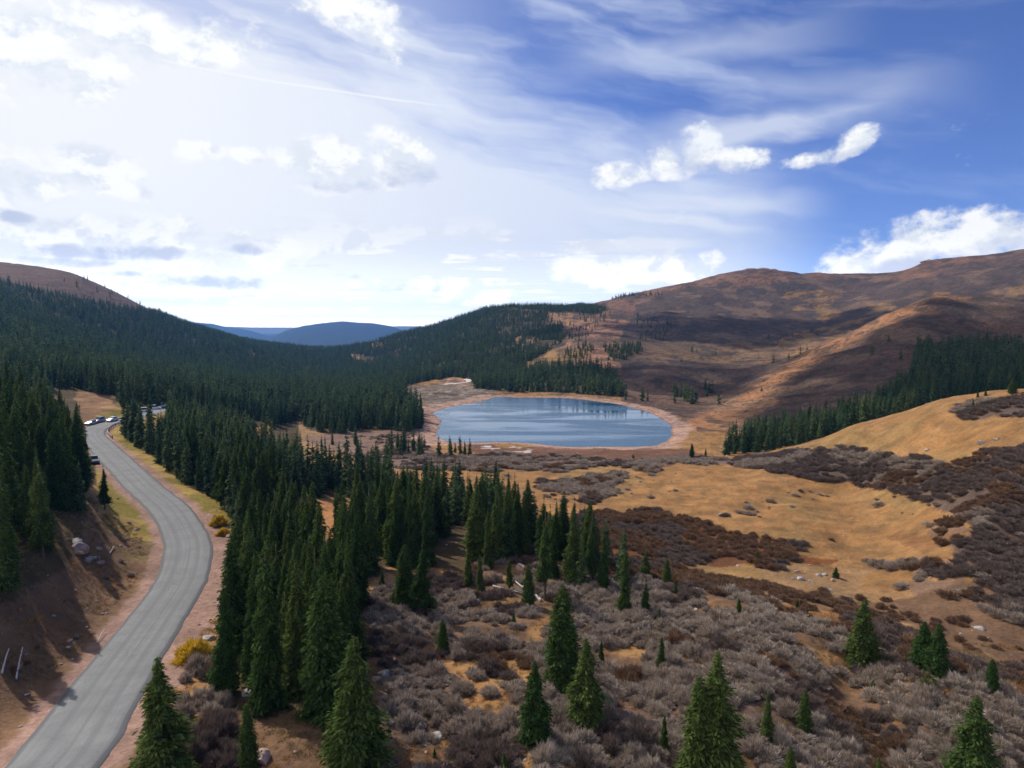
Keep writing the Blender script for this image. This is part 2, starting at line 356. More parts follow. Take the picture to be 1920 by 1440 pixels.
# spur right of the lake
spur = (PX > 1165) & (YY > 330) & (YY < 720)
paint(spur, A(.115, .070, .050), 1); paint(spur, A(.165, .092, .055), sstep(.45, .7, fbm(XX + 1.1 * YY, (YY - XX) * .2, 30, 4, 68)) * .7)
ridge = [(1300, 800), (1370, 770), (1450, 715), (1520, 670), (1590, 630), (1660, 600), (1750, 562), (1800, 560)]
rdg = seg_dist(ridge, PX, PY); paint(spur, A(.36, .170, .078), sstep(26, 4, rdg) * .95)  # sunlit ridge band: its light is painted into the ground colour
paint(spur & region([(1300, 820), (1380, 775), (1450, 740), (1460, 755), (1380, 800), (1300, 850)]), A(.32, .16, .070), .8)  # lit strip at the foot of the spur, also painted brighter
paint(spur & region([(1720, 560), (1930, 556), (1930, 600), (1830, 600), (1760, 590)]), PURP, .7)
# left mountain: brown above the tree line
top = (PX < 300) & (YY > 700) & (wy < 545 + (PX - 80) * .19)
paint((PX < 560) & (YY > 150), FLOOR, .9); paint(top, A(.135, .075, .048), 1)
paint(region([(30, 545), (90, 550), (190, 572), (150, 570), (60, 556)], (500, 3000)), A(.30, .14, .07), .8)
# forest floors
G_FOREST = [(-400, 548), (0, 525), (80, 545), (180, 565), (265, 580), (370, 606), (500, 645), (640, 655), (700, 645), (760, 620), (860, 592), (930, 574), (1000, 574), (1085, 570), (1140, 578), (1090, 600), (1050, 620), (1060, 640), (1010, 670), (960, 697),
            (1000, 696), (1100, 688), (1150, 700), (1172, 745), (1100, 741), (1040, 734), (1000, 736), (890, 731), (882, 712), (850, 708), (790, 716), (765, 722), (758, 745), (788, 782), (796, 800), (770, 812), (700, 808), (640, 815), (590, 808), (560, 790), (520, 800), (500, 830), (470, 830), (470, 800), (440, 790), (330, 772), (230, 770), (215, 745), (140, 730), (60, 730), (-400, 730)]
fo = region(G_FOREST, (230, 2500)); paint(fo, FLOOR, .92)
paint(region([(660, 664), (690, 676), (700, 684), (680, 680), (660, 672)], (800, 2500), False), A(.36, .20, .10), .9)
for Pp in ([(1025, 585), (1075, 583), (1120, 590), (1060, 615), (1040, 608)], [(963, 637), (980, 630), (978, 640), (965, 645)], [(985, 640), (1003, 632), (1005, 642), (990, 646)]): paint(region(Pp, (700, 2500)), A(.38, .2, .10), .8)
P_MID = [(214, 792), (262, 860), (300, 902), (350, 925), (400, 955), (445, 1010), (560, 935), (640, 925), (700, 945), (760, 930), (700, 905), (620, 898), (560, 892), (520, 875), (470, 850), (430, 822), (300, 778), (230, 772)]
P_CEN = [(660, 1112), (632, 1085), (640, 1010), (690, 975), (760, 945), (860, 930), (905, 950), (960, 975), (1010, 1010), (1000, 1045), (955, 1055), (880, 1078), (790, 1068), (720, 1066), (690, 1080)]
P_NEAR = [(432, 1010), (545, 1000), (580, 1045), (625, 1095), (672, 1125), (668, 1200), (640, 1290), (560, 1330), (480, 1345), (440, 1330), (425, 1200)]
P_RCL = [(1012, 1062), (1060, 1030), (1110, 1035), (1150, 1065), (1190, 1110), (1182, 1150), (1130, 1150), (1080, 1110), (1030, 1100)]
P_LEFT = [(-500, 750), (60, 752), (92, 778), (122, 850), (152, 905), (173, 958), (150, 1015), (108, 1068), (55, 1098), (0, 1130), (-500, 1240)]
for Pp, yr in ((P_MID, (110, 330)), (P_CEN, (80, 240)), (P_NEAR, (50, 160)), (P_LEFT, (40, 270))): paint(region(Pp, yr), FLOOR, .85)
paint(region(P_RCL, (60, 200)), SOIL, .6)
# grey-brown flats left of the lake, mound above the dam
paint(region([(560, 822), (640, 812), (790, 806), (830, 850), (760, 880), (690, 870), (620, 845)], (180, 420)), A(.20, .125, .095), .9)
paint(region([(470, 800), (505, 798), (512, 832), (470, 832)], (180, 420)), GOLD2, 1)
paint(region([(760, 722), (800, 715), (880, 715), (935, 735), (930, 746), (820, 768), (780, 765), (765, 745)], (330, 700)), A(.155, .115, .085), .95)
paint(region([(830, 712), (880, 712), (878, 722), (828, 722)], (380, 900)), A(.42, .23, .16), .95)
# left bank of the road
bank = (PX < 330) & (YY < 135) & (XX < 0) & ~region(P_LEFT)
paint(bank & (rd > 3), A(.185, .105, .058), .95); paint(bank, A(.15, .115, .042), sstep(.5, .62, n1) * .6 * (PX > 200)); paint(bank, A(.12, .075, .05), sstep(.55, .7, n4) * .6)
paint(region([(140, 740), (215, 740), (216, 788), (175, 800), (150, 800)], (150, 300)), A(.25, .135, .07), 1)
# verge right of the road
side = np.zeros(YY.shape)
paint((rd < 14) & (rd > 4) & (YY > 118) & (PX > 180) & (PX < 470), OLIVE, sstep(14, 9, rd)); paint((rd < 16) & (rd > 4) & (YY > 118) & (PX > 180) & (PX < 470), A(.42, .26, .09), sstep(.5, .6, n1) * .6)
# gravel shoulders
onleft = (PX < np.interp(PY, [785, 815, 850, 900, 960, 1005, 1060, 1100, 1250, 1440], [205, 171, 205, 250, 322, 348, 350, 332, 228, 95]))
wsh = np.where(onleft, 5.2, 5.2) + (n2 - .5) * 1.6 + np.where((YY > 66) & (YY < 135) & ~onleft, 2.0, 0)
paint(rd < 20, PINK, sstep(.5, -.5, rd - wsh)); paint(rd < 20, PINK * .8, sstep(.5, -.5, rd - wsh) * sstep(.45, .6, n2) * .6)
# beach
bw = 7 + 7 * sstep(300, 270, YY) * sstep(150, 60, XX) + np.where(XX < -15, 6, 0) + np.where((XX > 55) & (YY > 330), 1.5, 0) + (fbm(XX, YY, 12, 3, 70) - .5) * 8
paint(ld < 60, BEACH, sstep(2.5, -1.0, ld - bw)); paint((ld < 40), A(.30, .20, .16), sstep(2, 0, ld - bw) * sstep(.45, .6, fbm(XX * .5, YY * 1.6, 9, 4, 71)) * .7)
paint((ld < 1.2) & (ld > -30), A(.24, .15, .11), .8)
paint(region(G_BROWN_SHORE, (200, 330)) & (ld > 8), A(.13, .06, .045), .8)
st_ = region([(905, 842), (960, 832), (985, 838), (1000, 846), (930, 854), (900, 852)], (200, 330)); paint(st_, A(.55, .48, .44), .9 * sstep(.56, .6, fbm(XX, YY * 2, 9, 3, 73)))
# mottled scrub and streaks on the big slopes, rubble on the dam mound
big = (YY > 330) & ((PX > 960) | ((PX > 740) & (YY < 720))) 
mo = fbm(XX + .7 * YY, (YY - XX) * .55, 9, 4, 75); mo2 = fbm(XX, YY * .6, 34, 4, 76); mo3 = fbm(PX, PY * 4.0, 34, 4, 77)
paint(big & (ld > 12), A(.058, .046, .038), .75 * sstep(.52, .66, mo)); paint(big & (ld > 12) & (YY > 560), A(.05, .042, .038), .6 * sstep(.52, .64, mo3)); paint(big & (ld > 12), A(.27, .165, .10), .40 * sstep(.60, .70, mo2))
paint(big & region([(760, 722), (800, 718), (870, 722), (935, 735), (930, 746), (820, 768), (780, 765), (765, 745)], (330, 700)), A(.32, .25, .20), .7 * sstep(.52, .6, fbm(XX, YY * .7, 6, 4, 78)))
# haze-covered mountains far away: dark forest colour with haze blue painted in
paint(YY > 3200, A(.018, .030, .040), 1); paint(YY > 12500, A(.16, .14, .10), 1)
g *= (1 + (fbm(XX, YY, 3.5, 4, 80) - .5)[..., None] * .5)
g = np.clip(g, .004, .9)

# ------------------------------------------------------------------ ground sheet
idx = np.arange(NU * NB).reshape(NB, NU)
quads = np.stack([idx[:-1, :-1], idx[:-1, 1:], idx[1:, 1:], idx[1:, :-1]], -1).reshape(-1, 4)
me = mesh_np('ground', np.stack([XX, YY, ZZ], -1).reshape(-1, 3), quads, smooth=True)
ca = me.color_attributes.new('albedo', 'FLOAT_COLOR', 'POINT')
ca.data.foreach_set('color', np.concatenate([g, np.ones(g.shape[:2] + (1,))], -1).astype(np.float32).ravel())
gm_, t, out = material('alpine_ground')
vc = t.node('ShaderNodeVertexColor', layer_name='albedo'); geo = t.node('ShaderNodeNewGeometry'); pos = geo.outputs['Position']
# shrubby ground far away is lumpy and streaked: noise at several sizes
fine = t.noise(pos, 1.6, 6, .72); mid = t.noise(pos, .16, 6, .65)
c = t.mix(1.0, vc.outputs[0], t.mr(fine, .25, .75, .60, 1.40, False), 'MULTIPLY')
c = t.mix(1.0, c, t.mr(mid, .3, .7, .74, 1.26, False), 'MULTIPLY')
sy = t.node('ShaderNodeSeparateXYZ', {0: pos}).outputs[1]
vb = t.node('ShaderNodeTexVoronoi', {'Vector': t.vmul(pos, (1, .7, 1)), 'Scale': .33, 'Randomness': 1.0})         # low scrub dotted over the distant slopes
c = t.mix(t.m('MULTIPLY', t.mr(vb.outputs['Distance'], .42, .22), t.mr(sy, 300, 420, 0, .55)), c, (.045, .036, .028))
vor = t.node('ShaderNodeTexVoronoi', {'Vector': pos, 'Scale': .9, 'Randomness': 1.0}); sp = t.mr(vor.outputs['Distance'], .10, .06)
selr = t.mr(t.node('ShaderNodeSeparateColor', {0: vor.outputs['Color']}).outputs[0], .93, .95)
spk = t.m('MULTIPLY', t.m('MULTIPLY', sp, selr), t.mr(mid, .48, .62))
c = t.mix(spk, c, (.42, .38, .34))
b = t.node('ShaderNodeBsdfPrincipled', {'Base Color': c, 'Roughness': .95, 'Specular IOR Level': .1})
cdn = t.node('ShaderNodeCameraData')
bd = t.m('ADD', t.m('MULTIPLY', fine, .22), t.m('MULTIPLY', mid, t.mr(sy, 120, 500, .7, 4.0)))
bump = t.node('ShaderNodeBump', {'Strength': .9, 'Distance': 1.0, 'Height': bd})
t.l.new(bump.outputs[0], b.inputs['Normal']); t.l.new(b.outputs[0], out.inputs[0])
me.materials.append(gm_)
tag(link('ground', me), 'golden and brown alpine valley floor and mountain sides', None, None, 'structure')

# ------------------------------------------------------------------ lake
Lp = np.array(LAKE); cx, cy = Lp.mean(0)
bm_v = [(cx, cy, 0)] + [(cx + (x - cx) * 1.03, cy + (y - cy) * 1.03, 0) for x, y in LAKE]
lm_, t, out = material('lake_water')
geo = t.node('ShaderNodeNewGeometry'); pos = geo.outputs['Position']
ps = t.vmul(pos, (.55, 1.3, 1)); wv = t.noise(ps, .9, 5, .6)
pat = t.noise(t.vmul(pos, (.009, .030, 1)), 1.0, 4, .55, .8)     # wind-ruffled and calm streaks
def calm_spot(x0, y0, rx, ry):
    q = t.vmul(t.vadd(pos, (-x0, -y0, 0)), (1 / rx, 1 / ry, 0)); return t.mr(t.node('ShaderNodeVectorMath', {0: q}, operation='LENGTH').outputs['Value'], 1.0, .3)
sh_ = pick(1185, 778, 250, 600); cs_ = pick(1080, 797, 250, 600); c2_ = pick(930, 810, 250, 600)
pat = t.m('ADD', pat, t.m('ADD', t.m('MULTIPLY', calm_spot(sh_[0], sh_[1], 42, 16), .22), t.m('MULTIPLY', t.m('MAXIMUM', calm_spot(cs_[0], cs_[1], 55, 16), calm_spot(c2_[0], c2_[1], 50, 14)), .10)))
bump = t.node('ShaderNodeBump', {'Strength': t.mr(pat, .46, .62, .44, .04), 'Distance': .30, 'Height': wv})
b = t.node('ShaderNodeBsdfPrincipled', {'Base Color': (.012, .078, .155, 1), 'Roughness': t.mr(pat, .46, .64, .20, .03), 'IOR': 1.33, 'Normal': bump.outputs[0]})
t.l.new(b.outputs[0], out.inputs[0])
tag(link('lake', mesh_np('lake', bm_v, [(0, 1 + i, 1 + (i + 1) % len(LAKE)) for i in range(len(LAKE))], [lm_])), 'still blue mountain lake in the valley', None, None, 'structure')

# ------------------------------------------------------------------ road
tg = np.gradient(RC[:, :2], axis=0); tg /= np.linalg.norm(tg, axis=1)[:, None]; nrm = np.stack([-tg[:, 1], tg[:, 0]], 1)
offs = np.array([-3.75, -3.55, -2.4, -1.2, 0, 1.2, 2.4, 3.55, 3.75]); crown = np.array([-.14, .02, .05, .07, .08, .07, .05, .02, -.14])
jit = (fbm(np.arange(len(RC)) * 1., np.zeros(len(RC)), 3, 3, 90) - .5) * .35
V = []; 
for k, (o_, c_) in enumerate(zip(offs, crown)):
    oo = o_ + (jit if abs(o_) > 3 else 0) * np.sign(o_)
    V.append(np.concatenate([RC[:, :2] + nrm * (np.ones(len(RC)) * oo)[:, None], (RC[:, 2] + c_)[:, None]], 1))
V = np.stack(V, 1); no = len(offs); ii = np.arange(len(RC) * no).reshape(-1, no)
rq = np.stack([ii[:-1, 1:], ii[:-1, :-1], ii[1:, :-1], ii[1:, 1:]], -1).reshape(-1, 4)
rme = mesh_np('road', V.reshape(-1, 3), rq, smooth=True)
uvl = rme.uv_layers.new(name='UVMap'); uvs = np.stack(np.meshgrid(offs, np.arange(len(RC)) * 1.0), -1).reshape(-1, 2)
li = np.empty(len(rme.loops), np.int32); rme.loops.foreach_get('vertex_index', li); uvl.data.foreach_set('uv', uvs[li].astype(np.float32).ravel())
rm_, t, out = material('worn_asphalt')
uv = t.node('ShaderNodeUVMap', uv_map='UVMap').outputs[0]; sx = t.node('ShaderNodeSeparateXYZ', {0: uv}); geo = t.node('ShaderNodeNewGeometry'); pos = geo.outputs['Position']
ax = t.m('ABSOLUTE', sx.outputs[0])
st = t.noise(t.vmul(uv, (2.2, .045, 1)), 1.0, 5, .65); blot = t.noise(pos, .35, 5, .6); gr = t.noise(pos, 9, 4, .8)
c = t.mix(t.mr(st, .35, .65), (.185, .183, .178), (.222, .219, .212))
c = t.mix(t.mr(blot, .35, .7, 0, .6), c, (.145, .145, .143))
wheel = t.m('MULTIPLY', t.mr(t.m('ABSOLUTE', t.m('SUBTRACT', ax, 1.5)), .45, .1), t.mr(st, .3, .6, .3, .7)); c = t.mix(wheel, c, (.135, .135, .135))
wl2 = t.mr(t.m('ABSOLUTE', t.m('ADD', sx.outputs[0], t.m('MULTIPLY', st, .5))), .16, .04, 0, .35); c = t.mix(wl2, c, (.10, .10, .10))
c = t.mix(t.mr(t.m('ADD', ax, t.m('MULTIPLY', st, .5)), 3.35, 3.6, 0, .75), c, (.085, .085, .088))
vor = t.node('ShaderNodeTexVoronoi', {'Vector': t.vadd(pos, t.node('ShaderNodeTexNoise', {'Vector': pos, 'Scale': .8}).outputs[1]), 'Scale': .22}, feature='DISTANCE_TO_EDGE')
c = t.mix(t.mr(vor.outputs['Distance'], .006, .002, 0, .30), c, (.06, .06, .06))
c = t.mix(1.0, c, t.mr(gr, .3, .7, .82, 1.18, False), 'MULTIPLY')
b = t.node('ShaderNodeBsdfPrincipled', {'Base Color': c, 'Roughness': .85, 'Specular IOR Level': .3, 'Normal': t.node('ShaderNodeBump', {'Strength': .3, 'Distance': .02, 'Height': gr}).outputs[0]})
t.l.new(b.outputs[0], out.inputs[0]); rme.materials.append(rm_)
tag(link('road', rme), 'grey asphalt mountain road winding along the valley side', None, None, 'structure')

# ------------------------------------------------------------------ sun, sky
SUN_AZ, SUN_EL = RAD(-48), RAD(43)
sd = D.lights.new('sun', 'SUN'); sd.energy = 4.2; sd.angle = RAD(.53); sd.color = (1, .95, .87)
so = D.objects.new('sun', sd); COL.objects.link(so)
from mathutils import Vector
sv = Vector((math.cos(SUN_EL) * math.sin(SUN_AZ), math.cos(SUN_EL) * math.cos(SUN_AZ), math.sin(SUN_EL)))
so.rotation_euler = sv.to_track_quat('Z', 'Y').to_euler(); so.location = sv * 300
W = D.worlds.new('World'); SC.world = W; W.use_nodes = True; t = NT(W.node_tree)
sky = t.node('ShaderNodeTexSky', sky_type='NISHITA', sun_disc=False, sun_elevation=SUN_EL, sun_rotation=SUN_AZ, altitude=3000, air_density=1.0, dust_density=.6, ozone_density=3.0)
tc = t.node('ShaderNodeTexCoord'); d = tc.outputs['Generated']; sx = t.node('ShaderNodeSeparateXYZ', {0: d}); X_, Y_, Z_ = sx.outputs
az = t.m('MULTIPLY', t.m('ARCTAN2', X_, Y_), 180 / math.pi); el = t.m('MULTIPLY', t.m('ARCSINE', Z_), 180 / math.pi)
dv = t.node('ShaderNodeCombineXYZ', {0: az, 1: el}).outputs[0]
hz = t.m('MAXIMUM', t.m('ADD', Z_, .06), .03)
pl = t.node('ShaderNodeCombineXYZ', {0: t.m('DIVIDE', X_, hz), 1: t.m('DIVIDE', Y_, hz)}).outputs[0]   # plane of a cloud deck overhead
n_big = t.noise(t.vmul(dv, (.11, .16, 1)), 1, 3, .55, 0, '2D')
n_c = t.noise(t.vmul(dv, (.30, .42, 1)), 1, 8, .60, 0, '2D')
n_c2 = t.noise(t.vadd(t.vmul(dv, (.34, .46, 1)), (-.16, .30, 0)), 1, 4, .60, 0, '2D')
rot = t.node('ShaderNodeVectorRotate', {'Vector': dv, 'Angle': RAD(12)}, rotation_type='Z_AXIS').outputs[0]
wisp = t.noise(t.vadd(t.vmul(rot, (.05, .26, 1)), t.node('ShaderNodeCombineXYZ', {0: t.m('MULTIPLY', n_big, .4), 1: t.m('MULTIPLY', n_big, .45)}).outputs[0]), 1, 5, .56, 0, '2D')
deck = t.noise(t.vmul(pl, (.55, 1.0, 1)), 1, 6, .62, 0, '2D')
def AE(px, py): a, e = az_el(px, py); return math.degrees(a), math.degrees(e)
# veil of high thin cloud: thick low and left, thin to the upper right
a1, e1 = AE(500, 60); a2, e2 = AE(1500, 400); nx, ny = (e2 - e1), -(a2 - a1); ln = math.hypot(nx, ny); nx, ny = nx / ln, ny / ln     # normal pointing down-left
sgn = 1 if (AE(300, 500)[0] - a1) * nx + (AE(300, 500)[1] - e1) * ny > 0 else -1
sd_ = t.m('ADD', t.m('ADD', t.m('MULTIPLY', az, nx * sgn), t.m('MULTIPLY', el, ny * sgn)), -(a1 * nx + e1 * ny) * sgn)
sd_ = t.m('ADD', sd_, t.m('MULTIPLY', t.m('SUBTRACT', wisp, .5), 16))
veil = t.mr(sd_, -8, 4)
right = t.mr(az, AE(1290, 300)[0], AE(1620, 300)[0], 1, 0)
veil = t.m('MULTIPLY', veil, right)
thin = t.m('MULTIPLY', t.mr(wisp, .42, .85), t.mr(az, AE(1150, 300)[0], AE(1900, 300)[0], .70, .30))
thin = t.m('ADD', thin, t.mr(az, AE(1150, 300)[0], AE(500, 300)[0], 0, .55))
veil = t.m('MAXIMUM', veil, thin)
veil = t.m('MAXIMUM', veil, t.mr(el, 4.5, -1.0, 0, .85))
# blobs of cumulus
BL = [(70, 90, 190, 105, 1.1, 0), (250, 70, 130, 66, 1, 0), (390, 78, 120, 52, 1, 4), (620, 10, 90, 40, .8, 0), (670, 30, 80, 60, 1, -30), (730, 75, 35, 45, .8, 0), (175, 312, 110, 55, 1, 0), (40, 340, 120, 60, 1, 0), (210, 350, 95, 22, .8, -6), (375, 285, 52, 24, .85, 0), (465, 294, 34, 18, .85, -10),
      (620, 305, 105, 58, 1, 0), (740, 295, 75, 62, 1, 0), (230, 450, 250, 50, 1.1, 0), (440, 470, 160, 42, .9, 0), (60, 470, 140, 34, .8, 0), (1160, 325, 70, 26, .8, 4), (1255, 300, 50, 34, .85, 0), (1310, 285, 52, 46, 1.05, 0), (1385, 297, 62, 28, .95, -6),
      (1590, 268, 62, 28, .95, 22), (1530, 292, 72, 18, .9, 10), (1820, 224, 36, 14, .35, 0), (1620, 500, 120, 62, 1.1, 14), (1740, 458, 110, 66, 1.15, 6), (1860, 440, 120, 62, 1.15, 8), (1960, 440, 120, 78, 1.15, 0), (1240, 500, 110, 34, 1, 0), (1110, 505, 120, 34, .85, 0), (1320, 402, 60, 12, .3, 8)]
def blobs(lst, widen=1.0):
    acc = None
    for px, py, rx, ry, wgt, tilt in lst:
        a0, e0 = AE(px, py); ra = (AE(px + rx, py)[0] - AE(px - rx, py)[0]) / 2; re = abs(AE(px, py - ry)[1] - AE(px, py + ry)[1]) / 2
        mp = t.node('ShaderNodeMapping', {0: dv}, vector_type='TEXTURE'); mp.inputs[1].default_value = (a0, e0, 0); mp.inputs[2].default_value = (0, 0, RAD(tilt)); mp.inputs[3].default_value = (ra, re, 1)
        dp = t.node('ShaderNodeVectorMath', {0: mp.outputs[0], 1: mp.outputs[0]}, operation='DOT_PRODUCT')
        f = t.m('MULTIPLY_ADD', dp.outputs['Value'], -wgt, wgt)
        acc = f if acc is None else t.m('MAXIMUM', acc, f)
    return acc
fb = t.m('MAXIMUM', blobs(BL), -1.0)
cum = t.mr(t.m('ADD', fb, t.m('MULTIPLY', t.m('SUBTRACT', n_c, .5), 3.8)), -.15, 1.0)
low = t.m('MULTIPLY', t.mr(t.m('ADD', deck, t.m('MULTIPLY', t.m('SUBTRACT', n_big, .5), .4)), .50, .60), t.m('MULTIPLY', t.mr(el, 9.5, 5.0), t.mr(az, AE(1300, 500)[0], AE(1180, 500)[0])))
lowband = t.m('MULTIPLY', low, t.mr(el, 0.6, 2.0))
cum = t.m('MAXIMUM', cum, t.m('MULTIPLY', lowband, .85))
light = t.mr(t.m('SUBTRACT', n_c, n_c2), -.12, .10, .0, 1)
GB = [(215, 474, 170, 17, 1, 2), (460, 467, 45, 15, .8, 0), (30, 408, 48, 16, 1, -6), (765, 325, 60, 28, .7, 0), (420, 530, 120, 14, .8, 0), (250, 515, 60, 8, .7, 0), (120, 490, 130, 10, .6, 0), (740, 540, 80, 12, .5, 0), (620, 520, 50, 10, .4, 0), (1730, 500, 120, 26, .6, 8), (1900, 470, 90, 34, .55, 8), (1320, 312, 70, 12, .5, 0), (1395, 316, 50, 8, .4, 0), (1570, 294, 70, 8, .35, 12), (650, 345, 60, 16, .4, 0)]
gb = t.mr(t.m('ADD', blobs(GB), t.m('MULTIPLY', t.m('SUBTRACT', n_c, .5), 3.4)), -.1, 1.05)
skyc = t.mix(1.0, sky.outputs[0], (.80, .88, 1.28), 'MULTIPLY')
K = 10.0
vcol = t.mix(t.mr(t.m('ADD', az, t.m('MULTIPLY', el, .2)), -30, 16), (.97 * K, .985 * K, 1.0 * K), (.72 * K, .80 * K, .97 * K))
c = t.mix(t.m('MULTIPLY', veil, .96), skyc, vcol)
ccol = t.mix(light, (.80 * K, .85 * K, .93 * K), (1.03 * K, 1.04 * K, 1.04 * K))
c = t.mix(cum, c, ccol)
c = t.mix(t.m('MULTIPLY', gb, .72), c, (.44 * K, .52 * K, .74 * K))
# long cirrus streaks
def streak(p, q, wd, alpha, col=(.86, .91, 1.0)):
    global c
    (ta, te), (tb, tf) = AE(*p), AE(*q); ln = math.hypot(tb - ta, tf - te); ux, uy = (tb - ta) / ln, (tf - te) / ln
    da = t.m('SUBTRACT', az, ta); de = t.m('SUBTRACT', el, te); al = t.m('ADD', t.m('MULTIPLY', da, ux), t.m('MULTIPLY', de, uy))
    ac = t.m('ABSOLUTE', t.m('ADD', t.m('SUBTRACT', t.m('MULTIPLY', de, ux), t.m('MULTIPLY', da, uy)), t.m('MULTIPLY', t.m('SUBTRACT', n_big, .5), 2.5)))
    f = t.m('MULTIPLY', t.mr(t.m('ADD', ac, t.m('MULTIPLY', t.m('SUBTRACT', wisp, .5), wd * 3)), wd, 0), t.m('MULTIPLY', t.mr(al, 0, ln * .35), t.mr(al, ln, ln * .6)))
    c = t.mix(t.m('MULTIPLY', f, alpha), c, tuple(K * v for v in col))
streak((1180, 275), (1760, 185), 1.5, .62); streak((980, 130), (1680, 20), 1.6, .30); streak((1300, 150), (1900, 165), 1.8, .22); streak((1080, 372), (1600, 366), 1.1, .55); streak((1060, 395), (1480, 432), .55, .55); streak((1100, 455), (1360, 464), .35, .6)
# aircraft trail
ta, te = AE(270, 104); tb, tf = AE(870, 202); ln = math.hypot(tb - ta, tf - te); ux, uy = (tb - ta) / ln, (tf - te) / ln
da = t.m('SUBTRACT', az, ta); de = t.m('SUBTRACT', el, te)
al = t.m('ADD', t.m('MULTIPLY', da, ux), t.m('MULTIPLY', de, uy)); ac = t.m('ABSOLUTE', t.m('ADD', t.m('SUBTRACT', t.m('MULTIPLY', de, ux), t.m('MULTIPLY', da, uy)), t.m('MULTIPLY', t.m('SUBTRACT', n_big, .5), .25)))
tr = t.m('MULTIPLY', t.mr(ac, .12, .03), t.m('MULTIPLY', t.mr(al, 0, 2), t.mr(al, ln, ln - 6)))
c = t.mix(t.m('MULTIPLY', tr, .55), c, (K, K, K))
c = t.mix(1.0, c, t.mr(el, 7, .3, 1, 1.6), 'MULTIPLY'); c = t.mix(1.0, c, t.node('ShaderNodeCombineXYZ', {0: t.mr(el, 1.8, 0, 1, 2.0), 1: t.mr(el, 1.8, 0, 1, 1.75), 2: t.mr(el, 1.8, 0, 1, 1.35)}).outputs[0], 'MULTIPLY')
bg = t.node('ShaderNodeBackground', {'Color': c, 'Strength': .1}); wo = t.node('ShaderNodeOutputWorld'); t.l.new(bg.outputs[0], wo.inputs[0])
W.cycles.sampling_method = 'MANUAL'; W.cycles.sample_map_resolution = 512

vs = SC.view_settings; SC.display_settings.display_device = 'sRGB'; vs.view_transform = 'Standard'; vs.look = 'None'; vs.exposure = 0; vs.gamma = 1; vs.use_curve_mapping = False
SC.render.engine = 'CYCLES'; SC.cycles.max_bounces = 5; SC.cycles.diffuse_bounces = 2; SC.cycles.glossy_bounces = 2; SC.cycles.transmission_bounces = 2; SC.cycles.volume_bounces = 0
SC.cycles.use_adaptive_sampling = True; SC.cycles.adaptive_threshold = .02; SC.cycles.use_denoising = True; SC.cycles.sample_clamp_indirect = 6
# ------------------------------------------------------------------ plant materials
def leafmat(name, c1, c2, sat=.0, trans=.25, rough=.8, isl=(.55, 1.45)):
    m, t, out = material(name)
    oi = t.node('ShaderNodeObjectInfo'); geo = t.node('ShaderNodeNewGeometry')
    c = t.mix(oi.outputs['Random'], c1, c2)
    c = t.mix(1.0, c, t.m('MULTIPLY_ADD', geo.outputs['Random Per Island'], isl[1] - isl[0], isl[0]), 'MULTIPLY')
    d = t.node('ShaderNodeBsdfDiffuse', {'Color': c, 'Roughness': .5})
    if trans:
        tr = t.node('ShaderNodeBsdfTranslucent', {'Color': c}); d = t.node('ShaderNodeMixShader', {0: trans, 1: d.outputs[0], 2: tr.outputs[0]})
    t.l.new(d.outputs[0], out.inputs[0]); return m
M_SPRUCE = leafmat('spruce_needles', (.050, .092, .026), (.115, .150, .040), trans=.38, isl=(.4, 1.7))
M_SPRUCE_FAR = leafmat('forest_needles', (.050, .105, .052), (.150, .195, .080), trans=.40, isl=(.4, 1.7))
M_PINE = leafmat('pine_needles', (.085, .090, .030), (.10, .10, .03), trans=.25)
M_BARK = simple('spruce_bark', (.11, .075, .052), .95, var=.35, vs=6)
M_GREYWOOD = simple('weathered_wood', (.46, .43, .40), .9, var=.25, vs=5)
M_WILLOW = leafmat('grey_willow_twigs', (.46, .375, .305), (.35, .270, .210), trans=.2, isl=(.5, 1.5))
M_RUST = leafmat('rust_willow_twigs', (.215, .130, .085), (.25, .145, .080), trans=.2, isl=(.45, 1.5))
M_DARKW = leafmat('dark_willow_twigs', (.225, .168, .140), (.185, .132, .105), trans=.15, isl=(.5, 1.45))
M_YELLOW = leafmat('yellow_leaves', (.66, .44, .04), (.60, .40, .04), trans=.3)
M_ROCK = simple('granite', (.36, .32, .29), .92, var=.35, vs=1.6)
M_ROCKP = simple('pink_granite', (.40, .27, .22), .92, var=.3, vs=1.6)

